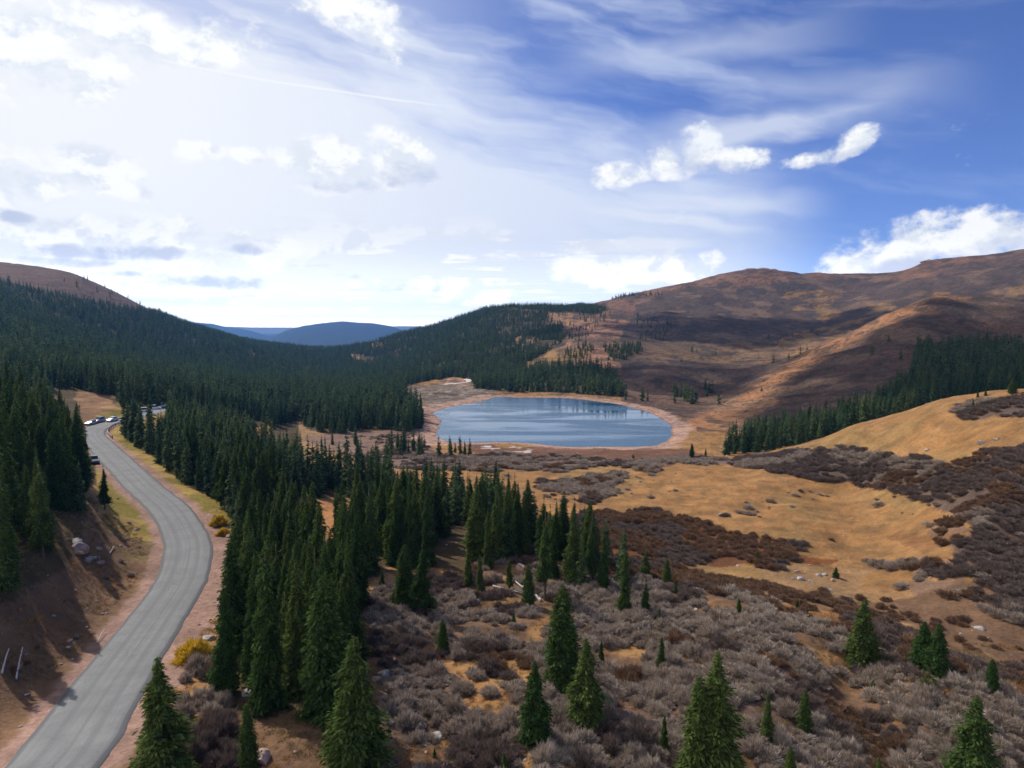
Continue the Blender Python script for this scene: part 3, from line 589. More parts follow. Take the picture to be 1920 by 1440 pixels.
# ------------------------------------------------------------------ spruce prototypes (10 m tall)
def crown_arrays(n, seed, Rm=1.55, ragged=.3, size=.42, bare=.06, H0=10., twin=False):
    r = np.random.default_rng(seed)
    nb = max(60, n // 5)                                   # branches, five sprays on each
    h = bare + (1 - bare) * (1 - np.sqrt(r.random(nb) * .985 + .0)) if False else bare + (1 - bare) * (1 - r.random(nb) ** .62)
    h = np.sort(h); h = bare + (1 - bare) * (np.round((h - bare) * 30) / 30) * .995 + r.normal(0, .0075, nb)
    h = np.clip(h, bare, .97)
    a = r.random(nb) * 2 * math.pi
    prof = np.minimum((1 - h) ** (.60 + .22 * r.random()) * 1.02, .92) * sstep(bare - .10, bare + .10, h) ** .5
    gap = vnoise(a * 1.3 + seed, h * 11, seed); prof = prof * (1.18 - ragged * 1.75 * gap) * (1 + .30 * (vnoise(h * 30, a * .0 + seed, seed + 1) - .5)); prof = np.where(r.random(nb) < .06, prof * 1.28, prof)
    prof *= (1 + r.normal(0, .16, nb))
    Lb = Rm * np.maximum(prof, .04)
    k = 5; sfr = np.tile(np.linspace(.30, .92, k), nb) + r.normal(0, .06, nb * k)
    ab = np.repeat(a, k); hb = np.repeat(h, k) * H0; Lr = np.repeat(Lb, k)
    side = np.tile(np.array([-1, 1, -1, 1, 0]), nb) * .45 * Lr * .35
    droop = np.repeat(.30 + .25 * (1 - h) + r.normal(0, .08, nb), k)
    rad = Lr * sfr; ca, sa = np.cos(ab), np.sin(ab)
    cx = ca * rad - sa * side * sfr; cy = sa * rad + ca * side * sfr; cz = hb - rad * droop + .12 * rad ** 2 / np.maximum(Lr, .1)
    m = len(rad); sz = size * (.55 + .75 * r.random(m)) * (0.35 + .65 * np.clip(Lr / Rm * 1.6, 0, 1))
    ang = ab + np.sign(side) * .6 + r.normal(0, .35, m); dx, dy = np.cos(ang), np.sin(ang)
    dz = -.25 + r.normal(0, .28, m)
    out = np.stack([dx, dy, dz], 1); out /= np.linalg.norm(out, axis=1)[:, None]
    sd_ = np.stack([-dy, dx, r.normal(0, .45, m)], 1); sd_ /= np.linalg.norm(sd_, axis=1)[:, None]
    c0 = np.stack([cx, cy, cz], 1); keep = vnoise(ab * 2.1 + seed, hb * 1.9, seed + 3) > .20 * (1 + ragged)
    c0, out, sd_, sz = c0[keep], out[keep], sd_[keep], sz[keep]
    p0 = c0 - out * sz[:, None] * .7; p1 = c0 + out * sz[:, None] * .35 + sd_ * sz[:, None] * .36; p2 = c0 + out * sz[:, None] * 1.0 - np.array([0, 0, .12]) * sz[:, None]; p3 = c0 + out * sz[:, None] * .35 - sd_ * sz[:, None] * .36
    Vv = np.stack([p0, p1, p2, p3], 1).reshape(-1, 3)
    # leader at the top
    tip = []
    for q in range(8):
        aa = q * 2.4; zz = H0 * (.925 + .006 * q); tip += [(0, 0, zz - .15), (.16 * math.cos(aa) * (1 - q / 9), .16 * math.sin(aa) * (1 - q / 9), zz), (0, 0, zz + .20), (-.05 * math.cos(aa), -.05 * math.sin(aa), zz)]
    Vv = np.concatenate([Vv, np.array(tip)]); 
    # solid dark inner cone of twigs so that the sky does not show through the whole crown
    return Vv, np.arange(len(Vv)).reshape(-1, 4)
def trunk_arrays(H0=10., r0=.17, seg=7, rings=7, seed=0):
    r = np.random.default_rng(seed); V = []; Fq = []
    bend = r.normal(0, .05, (rings, 2)).cumsum(0) * .5
    for k in range(rings):
        z = -.5 + (H0 * .97 + .5) * k / (rings - 1); rr = r0 * (1 - k / (rings - 1)) ** .8 + .012
        if k == 0: rr *= 1.35
        for q in range(seg): V.append((rr * math.cos(q * 2 * math.pi / seg) + bend[k, 0] * 0, rr * math.sin(q * 2 * math.pi / seg), z))
    for k in range(rings - 1):
        for q in range(seg): Fq.append((k * seg + q, k * seg + (q + 1) % seg, (k + 1) * seg + (q + 1) % seg, (k + 1) * seg + q))
    return np.array(V), np.array(Fq)
def join_meshes(name, parts, mats):
    V = []; Fq = []; mi = []; o = 0
    for k, (v, f) in enumerate(parts): V.append(v); Fq.append(f + o); mi += [k] * len(f); o += len(v)
    return mesh_np(name, np.concatenate(V), np.concatenate(Fq), mats, mi)
SP_HI = []     # (crown mesh, trunk mesh)
for k, (rm, rg, sz, bare) in enumerate([(1.45, .45, .42, .03), (1.75, .40, .46, .02), (1.25, .5, .38, .05), (1.6, .6, .42, .16), (1.95, .40, .48, .01), (1.35, .68, .40, .24), (1.5, .35, .44, .02)]):
    v, f = crown_arrays(21000, 100 + k, rm, rg, sz * .50, bare); tv, tf = trunk_arrays(seed=k)
    SP_HI.append((mesh_np('spruce_crown', v, f, [M_SPRUCE]), mesh_np('spruce_trunk', tv, tf, [M_BARK])))
lod = D.collections.new('forest_tree_shapes')
for k in range(6):
    v, f = crown_arrays(2200, 200 + k, 1.20 + .12 * k, .6, .46, .03 + .01 * k); tv, tf = trunk_arrays(seg=4, rings=3)
    lod.objects.link(D.objects.new('tree_shape_%d' % k, join_meshes('tree_shape', [(v, f), (tv, tf)], [M_SPRUCE_FAR, M_BARK])))
lodf = D.collections.new('far_tree_shapes')
for k in range(5):
    v, f = crown_arrays(420, 300 + k, 1.25 + .14 * k, .6, .90, .02); tv, tf = trunk_arrays(seg=4, rings=2)
    lodf.objects.link(D.objects.new('far_tree_shape_%d' % k, join_meshes('far_tree_shape', [(v, f), (tv, tf)], [M_SPRUCE_FAR, M_BARK])))

# ------------------------------------------------------------------ bush prototypes (about 1 m radius, 1 m tall)
def bush_mesh(name, n, seed, mat, w=.040, leaf=False):
    r = np.random.default_rng(seed); u = r.random(n) * 2 * math.pi; ph = np.arccos(1 - r.random(n) * 1.0)      # upper hemisphere
    d = np.stack([np.sin(ph) * np.cos(u), np.sin(ph) * np.sin(u), np.cos(ph) * .95 + .05], 1)
    lump = .48 + .75 * vnoise(u * 1.6 + seed, ph * 2.6, seed) + .22 * vnoise(u * 5 + seed, ph * 6, seed + 1)
    R = lump * (1 + r.normal(0, .10, n)); inn = R * (.35 + .4 * r.random(n))
    up = np.array([0, 0, .35]); dd = d + r.normal(0, .22, (n, 3)); 
    p0 = d * inn[:, None] * np.array([1, 1, .9]); p1 = d * R[:, None] * .96 + (d * .25 + r.normal(0, .30, (n, 3)) + np.array([0, 0, .75])) * .20
    sv_ = np.cross(d, r.normal(0, 1, (n, 3))); sv_ /= np.linalg.norm(sv_, axis=1)[:, None] + 1e-9
    ww = w * (.5 + r.random(n)); mid = (p0 * .45 + p1 * .55)
    V = np.stack([p0, mid + sv_ * ww[:, None], p1, mid - sv_ * ww[:, None]], 1).reshape(-1, 3); V[:, 2] = np.maximum(V[:, 2], -.1)
    return mesh_np(name, V, np.arange(len(V)).reshape(-1, 4), [mat])
BUSH = {}
for nm, mt in (('grey', M_WILLOW), ('rust', M_RUST), ('dark', M_DARKW)):
    BUSH[nm] = [bush_mesh(nm + '_bush', 3000, 400 + k, mt, .017) for k in range(4)]
BUSH['yellow'] = [bush_mesh('yellow_bush', 6000, 450, M_YELLOW, .024)]
bcol = {}
for nm, mt in (('grey', M_WILLOW), ('rust', M_RUST), ('dark', M_DARKW)):
    bcol[nm] = D.collections.new(nm + '_bush_shapes')
    for k in range(3): bcol[nm].objects.link(D.objects.new('%s_bush_shape_%d' % (nm, k), bush_mesh(nm + '_far_bush', 1000, 470 + k, mt, .034)))
# rocks
def rock_mesh(name, seed, mat, sub=3):
    import bmesh
    bm = bmesh.new(); bmesh.ops.create_icosphere(bm, subdivisions=sub, radius=1)
    r = np.random.default_rng(seed); pl = [(r.normal(0, 1, 3), .55 + .35 * r.random()) for _ in range(11)]
    for v in bm.verts:
        c = np.array(v.co)
        for nrm_, dd in pl:
            nn = nrm_ / np.linalg.norm(nrm_); e = c @ nn - dd
            if e > 0: c = c - nn * e * .93
        v.co = c * (1 + .04 * math.sin(9 * c[0] + seed) * math.cos(8 * c[1]))
    me = D.meshes.new(name); bm.to_mesh(me); bm.free(); me.materials.append(mat); return me
ROCK = [rock_mesh('boulder', 500 + k, M_ROCK if k % 3 else M_ROCKP) for k in range(6)]
rcol = D.collections.new('stone_shapes')
for k in range(4): rcol.objects.link(D.objects.new('stone_shape_%d' % k, rock_mesh('stone', 520 + k, M_ROCK if k % 2 else M_ROCKP, 1)))

# ------------------------------------------------------------------ one object holding many uncountable plants
def scatter(name, pts, scl, rotz, pickc, label, cat, cols):
    """pts Nx3, scl Nx3, pickc: collection number per point"""
    me = mesh_np(name, pts, np.zeros((0, 4), np.int32)) if False else D.meshes.new(name)
    me.vertices.add(len(pts)); me.vertices.foreach_set('co', np.asarray(pts, np.float32).ravel())
    for nm, ty, arr in (('scl', 'FLOAT_VECTOR', scl), ('rot', 'FLOAT_VECTOR', np.stack([np.zeros(len(pts)), np.zeros(len(pts)), rotz], 1))):
        at = me.attributes.new(nm, ty, 'POINT'); at.data.foreach_set('vector', np.asarray(arr, np.float32).ravel())
    at = me.attributes.new('sort', 'INT', 'POINT'); at.data.foreach_set('value', np.asarray(pickc, np.int32))
    at = me.attributes.new('shape', 'INT', 'POINT'); at.data.foreach_set('value', rng.integers(0, 60, len(pts)).astype(np.int32))
    o = link(name, me); ng = D.node_groups.new(name + '_scatter', 'GeometryNodeTree')
    ng.interface.new_socket('Geometry', in_out='INPUT', socket_type='NodeSocketGeometry'); ng.interface.new_socket('Geometry', in_out='OUTPUT', socket_type='NodeSocketGeometry')
    n = ng.nodes; l = ng.links; gi = n.new('NodeGroupInput'); go = n.new('NodeGroupOutput'); jn = n.new('GeometryNodeJoinGeometry')
    def attr(nm, ty):
        a = n.new('GeometryNodeInputNamedAttribute'); a.data_type = ty; a.inputs[0].default_value = nm; return a.outputs[0]
    for k, c in enumerate(cols):
        ip = n.new('GeometryNodeInstanceOnPoints'); ci = n.new('GeometryNodeCollectionInfo'); ci.inputs[0].default_value = c; ci.inputs[1].default_value = True; ci.inputs[2].default_value = True
        cm = n.new('FunctionNodeCompare'); cm.data_type = 'INT'; cm.operation = 'EQUAL'; l.new(attr('sort', 'INT'), cm.inputs[2]); cm.inputs[3].default_value = k
        l.new(gi.outputs[0], ip.inputs['Points']); l.new(cm.outputs[0], ip.inputs['Selection']); l.new(ci.outputs[0], ip.inputs['Instance']); ip.inputs['Pick Instance'].default_value = True
        l.new(attr('shape', 'INT'), ip.inputs['Instance Index']); e2r = n.new('FunctionNodeEulerToRotation'); l.new(attr('rot', 'FLOAT_VECTOR'), e2r.inputs[0]); l.new(e2r.outputs[0], ip.inputs['Rotation'])
        l.new(attr('scl', 'FLOAT_VECTOR'), ip.inputs['Scale']); l.new(ip.outputs[0], jn.inputs[0])
    l.new(jn.outputs[0], go.inputs[0]); md = o.modifiers.new('scatter', 'NODES'); md.node_group = ng
    return tag(o, label, cat, None, 'stuff')

def jgrid(x0, x1, y0, y1, sp, seed):
    r = np.random.default_rng(seed); gx, gy = np.meshgrid(np.arange(x0, x1, sp), np.arange(y0, y1, sp))
    return (gx + (r.random(gx.shape) - .5) * sp * .95).ravel(), (gy + (r.random(gx.shape) - .5) * sp * .95).ravel()
def field(region_polys, yr, x, y, warpamp=1.0):
    z = ground(x, y); px, py = to_px(x, y, z)
    px = px + (fbm(x, y, 9, 4, 50) - .5) * 46 * np.clip(110 / y, .12, 1) * warpamp + (fbm(px, py * 2.4, 60, 3, 51) - .5) * 26 * warpamp
    py = py + (fbm(x, y, 9, 4, 52) - .5) * 26 * np.clip(110 / y, .1, 1) * warpamp + (fbm(px, py * 2.4, 50, 3, 53) - .5) * 12 * warpamp
    m = np.zeros(x.shape, bool)
    for p in region_polys: m |= inpoly(p, px, py)
    return m & (y > yr[0]) & (y < yr[1])
ROAD2 = [tuple(p[:2]) for p in RC[::3]]
def off_road(x, y, dmin): return seg_dist(ROAD2, x, y) > dmin
def off_lake(x, y, dmin): return (seg_dist(LAKE, x, y, closed=True) > dmin) & ~inpoly(LAKE, x, y)

# ------------------------------------------------------------------ hand-placed trees (photo pixels: base x, base y, top y, width factor, variant)
HT = [  # label, landmark short name
 (305, 1478, 1222, 1.30, 4, 'broad dark spruce at the bottom edge, its top against the road', 'the broad bottom-edge spruce by the road'),
 (425, 1300, 1088, 1.0, 0, 'slender spruce alone at the left edge of the near stand, above the yellow bush', 'the slender spruce above the yellow bush'),
 (465, 1442, 1312, 1.0, 1, 'small spruce at the bottom edge between the broad roadside spruce and the tall near pair', 'the small bottom-edge spruce by the road'),
 (615, 1345, 1062, 1.15, 1, 'very tall bright green spruce at the lower front of the near stand', 'the very tall front spruce'),
 (668, 1450, 1182, 1.30, 4, 'large bright green spruce lowest in the near stand, beside the fallen white log', 'the large bright spruce by the fallen white log'),
 (505, 1330, 1005, .95, 2, 'tall narrow spruce second to the left of the very tall front one', None),
 (560, 1300, 1040, 1.0, 6, 'tall narrow spruce directly left of the very tall front one', None),
 (830, 1226, 1156, 1.2, 1, 'small rounded green spruce alone among grey bushes below the pair of dark spruces', 'the small rounded spruce'),
 (760, 1140, 1015, 1.15, 1, 'left spruce of the dark pair standing apart on the grey slope', 'the left spruce of the dark pair'),
 (793, 1155, 1010, 1.20, 3, 'right and darker spruce of the dark pair standing apart on the grey slope', 'the right spruce of the dark pair'),
 (717, 1106, 1070, 1.2, 4, 'spruce sapling on bare tan soil left of the dark pair', 'the sapling on bare tan soil'),
 (738, 1130, 1100, 1.2, 0, 'low spruce sapling tucked against the foot of the dark pair', None),
 (878, 1098, 1030, 1.1, 6, 'short dark spruce at the lower edge of the centre stand, left of a slim one', None),
 (900, 1110, 1035, 1.0, 2, 'slim dark spruce at the lower edge of the centre stand, above the orange grass patch', 'the slim spruce above the orange grass patch'),
 (893, 1128, 1106, 1.2, 4, 'tiny spruce seedling right of the orange grass patch', None),
 (955, 1106, 1040, 1.0, 3, 'thin spruce standing left of the upper fallen dead trunks', 'the thin spruce by the fallen trunks'),
 (990, 1140, 1054, 1.15, 1, 'bright green spruce rising in front of the fallen dead trunks', 'the bright spruce by the fallen trunks'),
 (1022, 1126, 940, .85, 5, 'very tall narrow spruce with bare lower trunk, right of the fallen dead trunks', 'the bare-trunked tall narrow spruce'),
 (1036, 1080, 960, .9, 2, 'tall narrow spruce close behind the very tall one with the bare lower trunk', None),
 (963, 1168, 1146, 1.3, 4, 'tiny green spruce alone in the middle of the grey bushes', 'the tiny mid-slope spruce'),
 (1055, 1292, 1088, 1.20, 1, 'big dense dark green spruce, upper of the two large ones in mid slope', 'the big dense spruce in the middle of the slope'),
 (1098, 1362, 1190, 1.30, 4, 'large spruce with wide low skirt, lower of the two large ones in mid slope', 'the large spruce with a wide low skirt'),
 (1072, 1300, 1215, 1.3, 4, 'low bushy spruce squeezed between the two large ones in the middle of the slope', None),
 (1127, 1246, 1195, 1.1, 0, 'small pointed spruce just right of the two large ones in the middle of the slope', 'the small pointed mid-slope spruce'),
 (1002, 1390, 1232, 1.25, 4, 'yellow-green conical spruce alone at lower centre, casting a long shadow to the right', 'the yellow-green spruce at lower centre'),
 (1240, 1250, 1188, 1.1, 0, 'small spruce alone on the grey slope right of centre', 'the small spruce alone right of centre'),
 (1210, 1083, 1030, 1.35, 4, 'stout spruce on the brink of the near slope, left of two smaller ones', 'the stout spruce on the brink'),
 (1250, 1097, 1043, 1.15, 1, 'middle-sized pointed spruce on the brink against rust red bushes', 'the pointed spruce on the brink'),
 (1267, 1113, 1080, 1.0, 2, 'thin little spruce right beside the pointed one on the brink', None),
 (1210, 1150, 1083, 1.1, 3, 'ragged spruce at the right end of the right-hand cluster', 'the ragged spruce right of the cluster'),
 (1236, 1168, 1135, 1.0, 2, 'low thin spruce in the shadow right of the ragged one', None),
 (1385, 1146, 1118, 1.25, 1, 'tiny spruce near the crest of the grey slope, left of a still smaller one', 'the tiny spruce near the crest'),
 (1402, 1161, 1140, 1.1, 0, 'tiniest spruce near the crest, just below another tiny one', None),
 (1420, 1049, 1031, 1.8, 4, 'squat dark spruce low among the grey and rust bushes beyond the crest', 'the squat spruce beyond the crest'),
 (1567, 1083, 1061, 1.9, 4, 'squat spruce alone on golden grass next to scattered boulders', 'the squat spruce by the scattered boulders'),
 (1495, 1147, 1118, 1.2, 3, 'small spruce in the rust bushes just behind the crest, left of a leaner one', None),
 (1513, 1155, 1134, .9, 5, 'lean dark little spruce behind the crest, right of a fuller one', None),
 (1617, 1244, 1117, 1.40, 4, 'broad ragged spruce standing on the crest of the grey slope at right', 'the broad spruce on the crest at right'),
 (1730, 1254, 1160, 1.5, 1, 'left spruce of the dense twin clump on the crest near the right edge', 'the twin clump on the crest'),
 (1757, 1262, 1164, 1.5, 4, 'right spruce of the dense twin clump on the crest near the right edge', None),
 (1858, 1298, 1230, 1.3, 1, 'small spruce on the crest right of the twin clump', 'the small crest spruce at right'),
 (1822, 1500, 1296, 1.45, 4, 'large soft-edged spruce in the bottom right corner', 'the large bottom right corner spruce'),
 (1438, 1388, 1290, 1.05, 0, 'narrow dark spruce on the lower right slope, left of another of like size', 'the narrow lower right spruce'),
 (1507, 1372, 1288, 1.15, 1, 'pointed spruce on the lower right slope with its shadow falling right', 'the pointed lower right spruce'),
 (1340, 1452, 1212, 1.25, 4, 'tall twin-topped spruce at the bottom edge, the taller right stem', 'the twin-topped bottom-edge spruce'),
 (1308, 1458, 1256, 1.2, 1, 'shorter left stem of the tall twin-topped spruce at the bottom edge', None),
 (1480, 1466, 1394, 1.2, 1, 'small spruce at the bottom edge below the two narrow ones on the right slope', None),
 (1245, 1412, 1334, 1.0, 2, 'thin spruce left of the tall twin-topped spruce', 'the thin spruce left of the twin-topped one'),
 (945, 1458, 1408, 1.2, 1, 'little spruce top poking up at the bottom edge below the yellow-green spruce', None),
 (1636, 1302, 1272, 1.7, 4, 'low dark spruce half hidden in grey bushes below the broad crest spruce', None),
 (1646, 1462, 1412, 1.3, 0, 'little spruce at the bottom edge left of the large corner spruce', None),
 (815, 1420, 1400, 1.4, 1, 'tiny round spruce seedling at the bottom left of the bushes', None),
 (1297, 861, 829, 1.15, 1, 'larger of two lone dark spruces on the meadow edge right of the lake', 'the larger lone spruce right of the lake'),
 (1323, 857, 838, 1.2, 0, 'smaller of two lone dark spruces on the meadow edge right of the lake', None),
 (1187, 861, 850, 1.7, 4, 'tiny squat spruce on the meadow just below the lake shore', 'the tiny squat spruce below the lake shore'),
 (1898, 737, 706, 1.8, 4, 'full round spruce on the golden knoll at the right edge', 'the full spruce on the golden knoll'),
 (1848, 742, 724, 1.2, 0, 'right one of three small spruces on the golden knoll', None),
 (1833, 745, 730, 1.1, 1, 'middle one of three small spruces on the golden knoll', None),
 (1824, 766, 745, 1.1, 2, 'left and lowest of three small spruces on the golden knoll', None),
 (197, 955, 866, .95, 3, 'ragged spruce at roadside whose top covers the parked car on the left shoulder', 'the ragged roadside spruce on the left'),
]
LANDMARK = []
hand = []
for bx, by, ty, wf, var, lab, short in HT:
    x, y, z = pick(bx, by, 35 if by > 1090 else 80)
    dep = y * CT - (z - CAM_H) * ST
    h = (by - ty) / F * dep / (CT + .0) * (1.02)
    # a vertical tree seen from above looks shorter
    tt_ = tan_of(ty); h = (CAM_H + tt_ * y) - z
    hand.append((x, y, z, max(h, .6), wf * .92, var, lab, 'lone spruces on the open slopes'))
    if short: LANDMARK.append((bx, by, short))

# ------------------------------------------------------------------ stands of trees
STANDS = [ (P_NEAR, (55, 165), 2.9, (9, 14), 'near stand right of the road'),
           (P_CEN, (85, 240), 3.1, (9.5, 14), 'centre stand above the grey slope'),
           (P_RCL, (70, 200), 3.0, (8, 12.5), 'right-hand cluster above the grey slope'),
           (P_LEFT, (60, 270), 3.6, (11, 17), 'dark stand left of the road'),
           (P_MID, (110, 340), 3.4, (10, 15), 'forest below the road bend') ]
tx, ty_, th, ts = [], [], [], []
for k, (poly, yr, sp, hr, nm) in enumerate(STANDS):
    x, y = jgrid(-260, 60, yr[0], yr[1], sp, 600 + k)
    m = field([poly], yr, x, y, .45) & off_road(x, y, 8.0)
    if k < 4: m &= (fbm(x, y, 9, 2, 610 + k) > (.36, .40, .42, .40)[k])
    hx = np.array([h[0] for h in hand]); hy = np.array([h[1] for h in hand])
    x, y = x[m], y[m]
    dd = np.min(np.hypot(x[:, None] - hx, y[:, None] - hy), 1); x, y = x[dd > 2.2], y[dd > 2.2]
    r = np.random.default_rng(620 + k); h = hr[0] + (hr[1] - hr[0]) * r.random(len(x)) ** .8
    h *= np.where(r.random(len(x)) < .20, .45 + .3 * r.random(len(x)), 1)
    tx.append(x); ty_.append(y); th.append(h); ts += [k] * len(x)
# small groups elsewhere: (polygon, y range, spacing, height range, name)
SMALL = [([(722, 838), (738, 832), (800, 840), (805, 858), (735, 858)], (200, 320), 4.6, (6, 10), 'little row of spruces below the lake on the left'),
         ([(818, 846), (880, 846), (882, 858), (820, 858)], (200, 320), 4.4, (4, 9), 'little clump of spruces under the near lake shore'),
         ([(1262, 742), (1308, 738), (1308, 756), (1264, 760)], (330, 620), 8, (9, 14), 'clump of spruces on the dark slope right of the lake'),
         ([(1322, 730), (1345, 730), (1345, 745), (1322, 745)], (330, 620), 9, (9, 12), 'three spruces higher on the dark slope right of the lake'),
         ([(1165, 742), (1218, 742), (1218, 758), (1170, 752)], (380, 620), 12, (8, 12), 'spruces at the foot of the dark slope behind the lake')]
HOLLOW = [(1345, 862), (1400, 850), (1500, 838), (1600, 812), (1700, 780), (1760, 765), (1850, 750), (1960, 745), (2100, 740), (2100, 640), (1925, 665), (1850, 645), (1800, 645), (1790, 655), (1720, 655), (1705, 712), (1640, 765), (1560, 788), (1480, 806), (1400, 826)]
for k, (poly, yr, sp, hr, nm) in enumerate(SMALL):
    x, y = jgrid(-200, 420, yr[0], yr[1], sp, 640 + k); m = field([poly], yr, x, y, .15) & off_lake(x, y, 5); x, y = x[m], y[m]
    r = np.random.default_rng(650 + k); tx.append(x); ty_.append(y); th.append(hr[0] + (hr[1] - hr[0]) * r.random(len(x))); ts += [10 + k] * len(x)
x, y = jgrid(80, 460, 262, 640, 3.7, 660); m = field([HOLLOW], (262, 640), x, y, .2); x, y = x[m], y[m]; r = np.random.default_rng(661)
tx.append(x); ty_.append(y); th.append(8 + 6 * r.random(len(x))); ts += [20] * len(x)
# the great forest on the left mountain, valley floor and ridge behind the lake
fx, fy = [], []
for (y0, y1, sp) in ((225, 420, 3.7), (420, 800, 4.3), (800, 2450, 5.6)):
    x, y = jgrid(-1.02 * y1, .35 * y1, y0, y1, sp, 670 + y0); u = x / y; k_ = (u > -.80) & (u < .33); x, y = x[k_], y[k_]
    m = field([G_FOREST], (225, 2450), x, y, .35); x, y = x[m], y[m]
    for pz in ([(655, 662), (705, 672), (700, 688), (660, 676)], [(1025, 585), (1075, 583), (1120, 590), (1060, 615), (1040, 608)], [(963, 637), (980, 630), (978, 640), (965, 645)], [(985, 640), (1003, 632), (1005, 642), (990, 646)], [(140, 756), (222, 750), (216, 792), (150, 800)], [(468, 798), (508, 798), (512, 834), (468, 834)],
               [(1045, 725), (1100, 722), (1105, 732), (1050, 735)]):
        m = ~field([pz], (200, 2450), x, y, .3) | (rng.random(len(x)) < .10); x, y = x[m], y[m]
    fx.append(x); fy.append(y)
x = np.concatenate(fx); y = np.concatenate(fy)
m = off_road(x, y, 9) & off_lake(x, y, 6) & (fbm(x, y, 22, 3, 680) > .33) & (fbm(x, y, 7, 2, 683) > .26); x, y = x[m], y[m]; r = np.random.default_rng(681)
hh = 8 + 8 * r.random(len(x)) ** 1.2; pz = to_px(x, y, ground(x, y)); hh *= np.where((pz[1] < 560 + .1 * pz[0]) & (pz[0] < 420), .72, 1) * np.where((pz[0] > 930) & (pz[1] < 660), .75, 1); hh *= np.where(r.random(len(x)) < .1, .6, 1)
tx.append(x); ty_.append(y); th.append(hh); ts += [21] * len(x)
# groves and stragglers on the open slopes behind the lake
GROVES = [([(1055, 660), (1100, 645), (1112, 655), (1100, 672), (1060, 676)], 6, 1), ([(1128, 650), (1200, 645), (1212, 660), (1160, 680), (1140, 675)], 6, 1), ([(1080, 590), (1140, 575), (1150, 590), (1090, 640), (1050, 640)], 13, .5), ([(1200, 600), (1500, 610), (1600, 640), (1500, 690), (1250, 690)], 48, .5),
          ([(1140, 556), (1240, 545), (1250, 552), (1150, 566)], 12, .6), ([(1250, 700), (1600, 650), (1560, 720), (1350, 780), (1270, 760)], 62, .5), ([(1560, 640), (1740, 600), (1700, 700), (1640, 730)], 42, .5),
          ([(1190, 590), (1260, 600), (1260, 640), (1200, 640)], 12, .5), ([(100, 505), (300, 560), (360, 600), (260, 578), (80, 530)], 26, .4), ([(565, 825), (700, 822), (720, 845), (590, 850)], 12, .8)]
for k, (poly, sp, keep) in enumerate(GROVES):
    x, y = jgrid(-900, 900, 250, 2200, sp, 690 + k); u = x / y; q = np.abs(u) < .75; x, y = x[q], y[q]; m = field([poly], (250, 2300), x, y, .4); x, y = x[m], y[m]
    r = np.random.default_rng(700 + k); m = (r.random(len(x)) < keep) & off_lake(x, y, 8); x, y = x[m], y[m]; tx.append(x); ty_.append(y); th.append(5 + 6 * r.random(len(x))); ts += [22] * len(x)
tx = np.concatenate(tx); ty_ = np.concatenate(ty_); th = np.concatenate(th); ts = np.array(ts); tz = ground(tx, ty_)
m = np.abs(tx / ty_) < .86; tx, ty_, th, ts, tz = tx[m], ty_[m], th[m], ts[m], tz[m]
# the largest in view become trees of their own
size = th / ty_ * F; ppx, ppy = to_px(tx, ty_, tz); _, tpy = to_px(tx, ty_, tz + th)
vis = (ppx > -20) & (ppx < 1940) & (tpy < 1430)
keep_ = np.ones(len(tx), bool)            # gaps through which the cars beyond the bend are seen
for cx_, cy_ in ((274, 773), (291, 768), (304, 764)): keep_ &= ~((np.abs(ppx - cx_) < 7) & (tpy < cy_ - 2) & (ppy > cy_ - 3) & (ty_ < 330))
tx, ty_, th, ts, tz, size, ppx, ppy, tpy, vis = [a[keep_] for a in (tx, ty_, th, ts, tz, size, ppx, ppy, tpy, vis)]
NOWN = 292 - len(hand)
small_own = np.isin(ts, [10, 11, 12, 13, 14]) & (rng.random(len(ts)) < 1)
order = np.argsort(-(size * vis)); own = np.zeros(len(tx), bool); own[order[:NOWN]] = True
print('trees', len(tx), 'own', own.sum(), 'smallest own px', size[order[NOWN - 1]], 'small groups', small_own.sum(), [int(((ts == k) & own).sum()) for k in range(24)])
TREES = []
def place_tree(x, y, z, h, wf, var, label, group, name='spruce_tree'):
    cm, tm = SP_HI[var % len(SP_HI)]; s_ = h / 10.0; w_ = s_ * wf
    if h < 5: w_ *= 1.0
    e = empty(name, (x, y, z - .15), random.random() * 6.28, (w_, w_, s_)); link('crown', cm, e); link('trunk', tm, e)
    tag(e, label, 'spruce', group); TREES.append(e); return e
for hnd in hand: place_tree(*hnd)
def spot(poly, x, y):
    xs = [p[0] for p in poly]; ys = [p[1] for p in poly]; a = (x - min(xs)) / (max(xs) - min(xs)); b = (y - min(ys)) / (max(ys) - min(ys))
    if min(xs) < -100: a = (x + 30) / 230
    h_ = 'left part' if a < .33 else 'middle' if a < .67 else 'right part'
    v_ = 'back row' if b < .34 else 'middle rows' if b < .68 else 'front row'
    return h_, v_
tone = ['dark green spruce', 'tall narrow spruce', 'ragged dark spruce', 'full pointed spruce', 'green spruce', 'slim spruce']
for i in np.where(own)[0]:
    k = ts[i]
    if k < 5:
        h_, v_ = spot(STANDS[k][0], ppx[i], ppy[i]); nm = STANDS[k][4]; sz_ = 'tall' if th[i] > 12.5 else 'short' if th[i] < 8.5 else 'middling'
        lab = '%s spruce in the %s, %s of the %s' % (sz_, v_, h_, nm)
    elif k < 15: nm = SMALL[k - 10][4]; lab = '%s spruce of the %s' % ('taller' if th[i] > sum(SMALL[k - 10][3]) / 2 else 'shorter', nm)
    elif k == 20: nm = 'spruces in the shaded hollow at right'; lab = 'dark spruce in the shaded hollow behind the golden crest'
    else: nm = 'trees of the far forest'; lab = 'dark spruce on the left mountainside above the road'
    place_tree(tx[i], ty_[i], tz[i], th[i], .74 + .28 * random.random(), int(rng.integers(0, 7)), lab, ('spruces of the ' + nm) if k < 15 else nm)
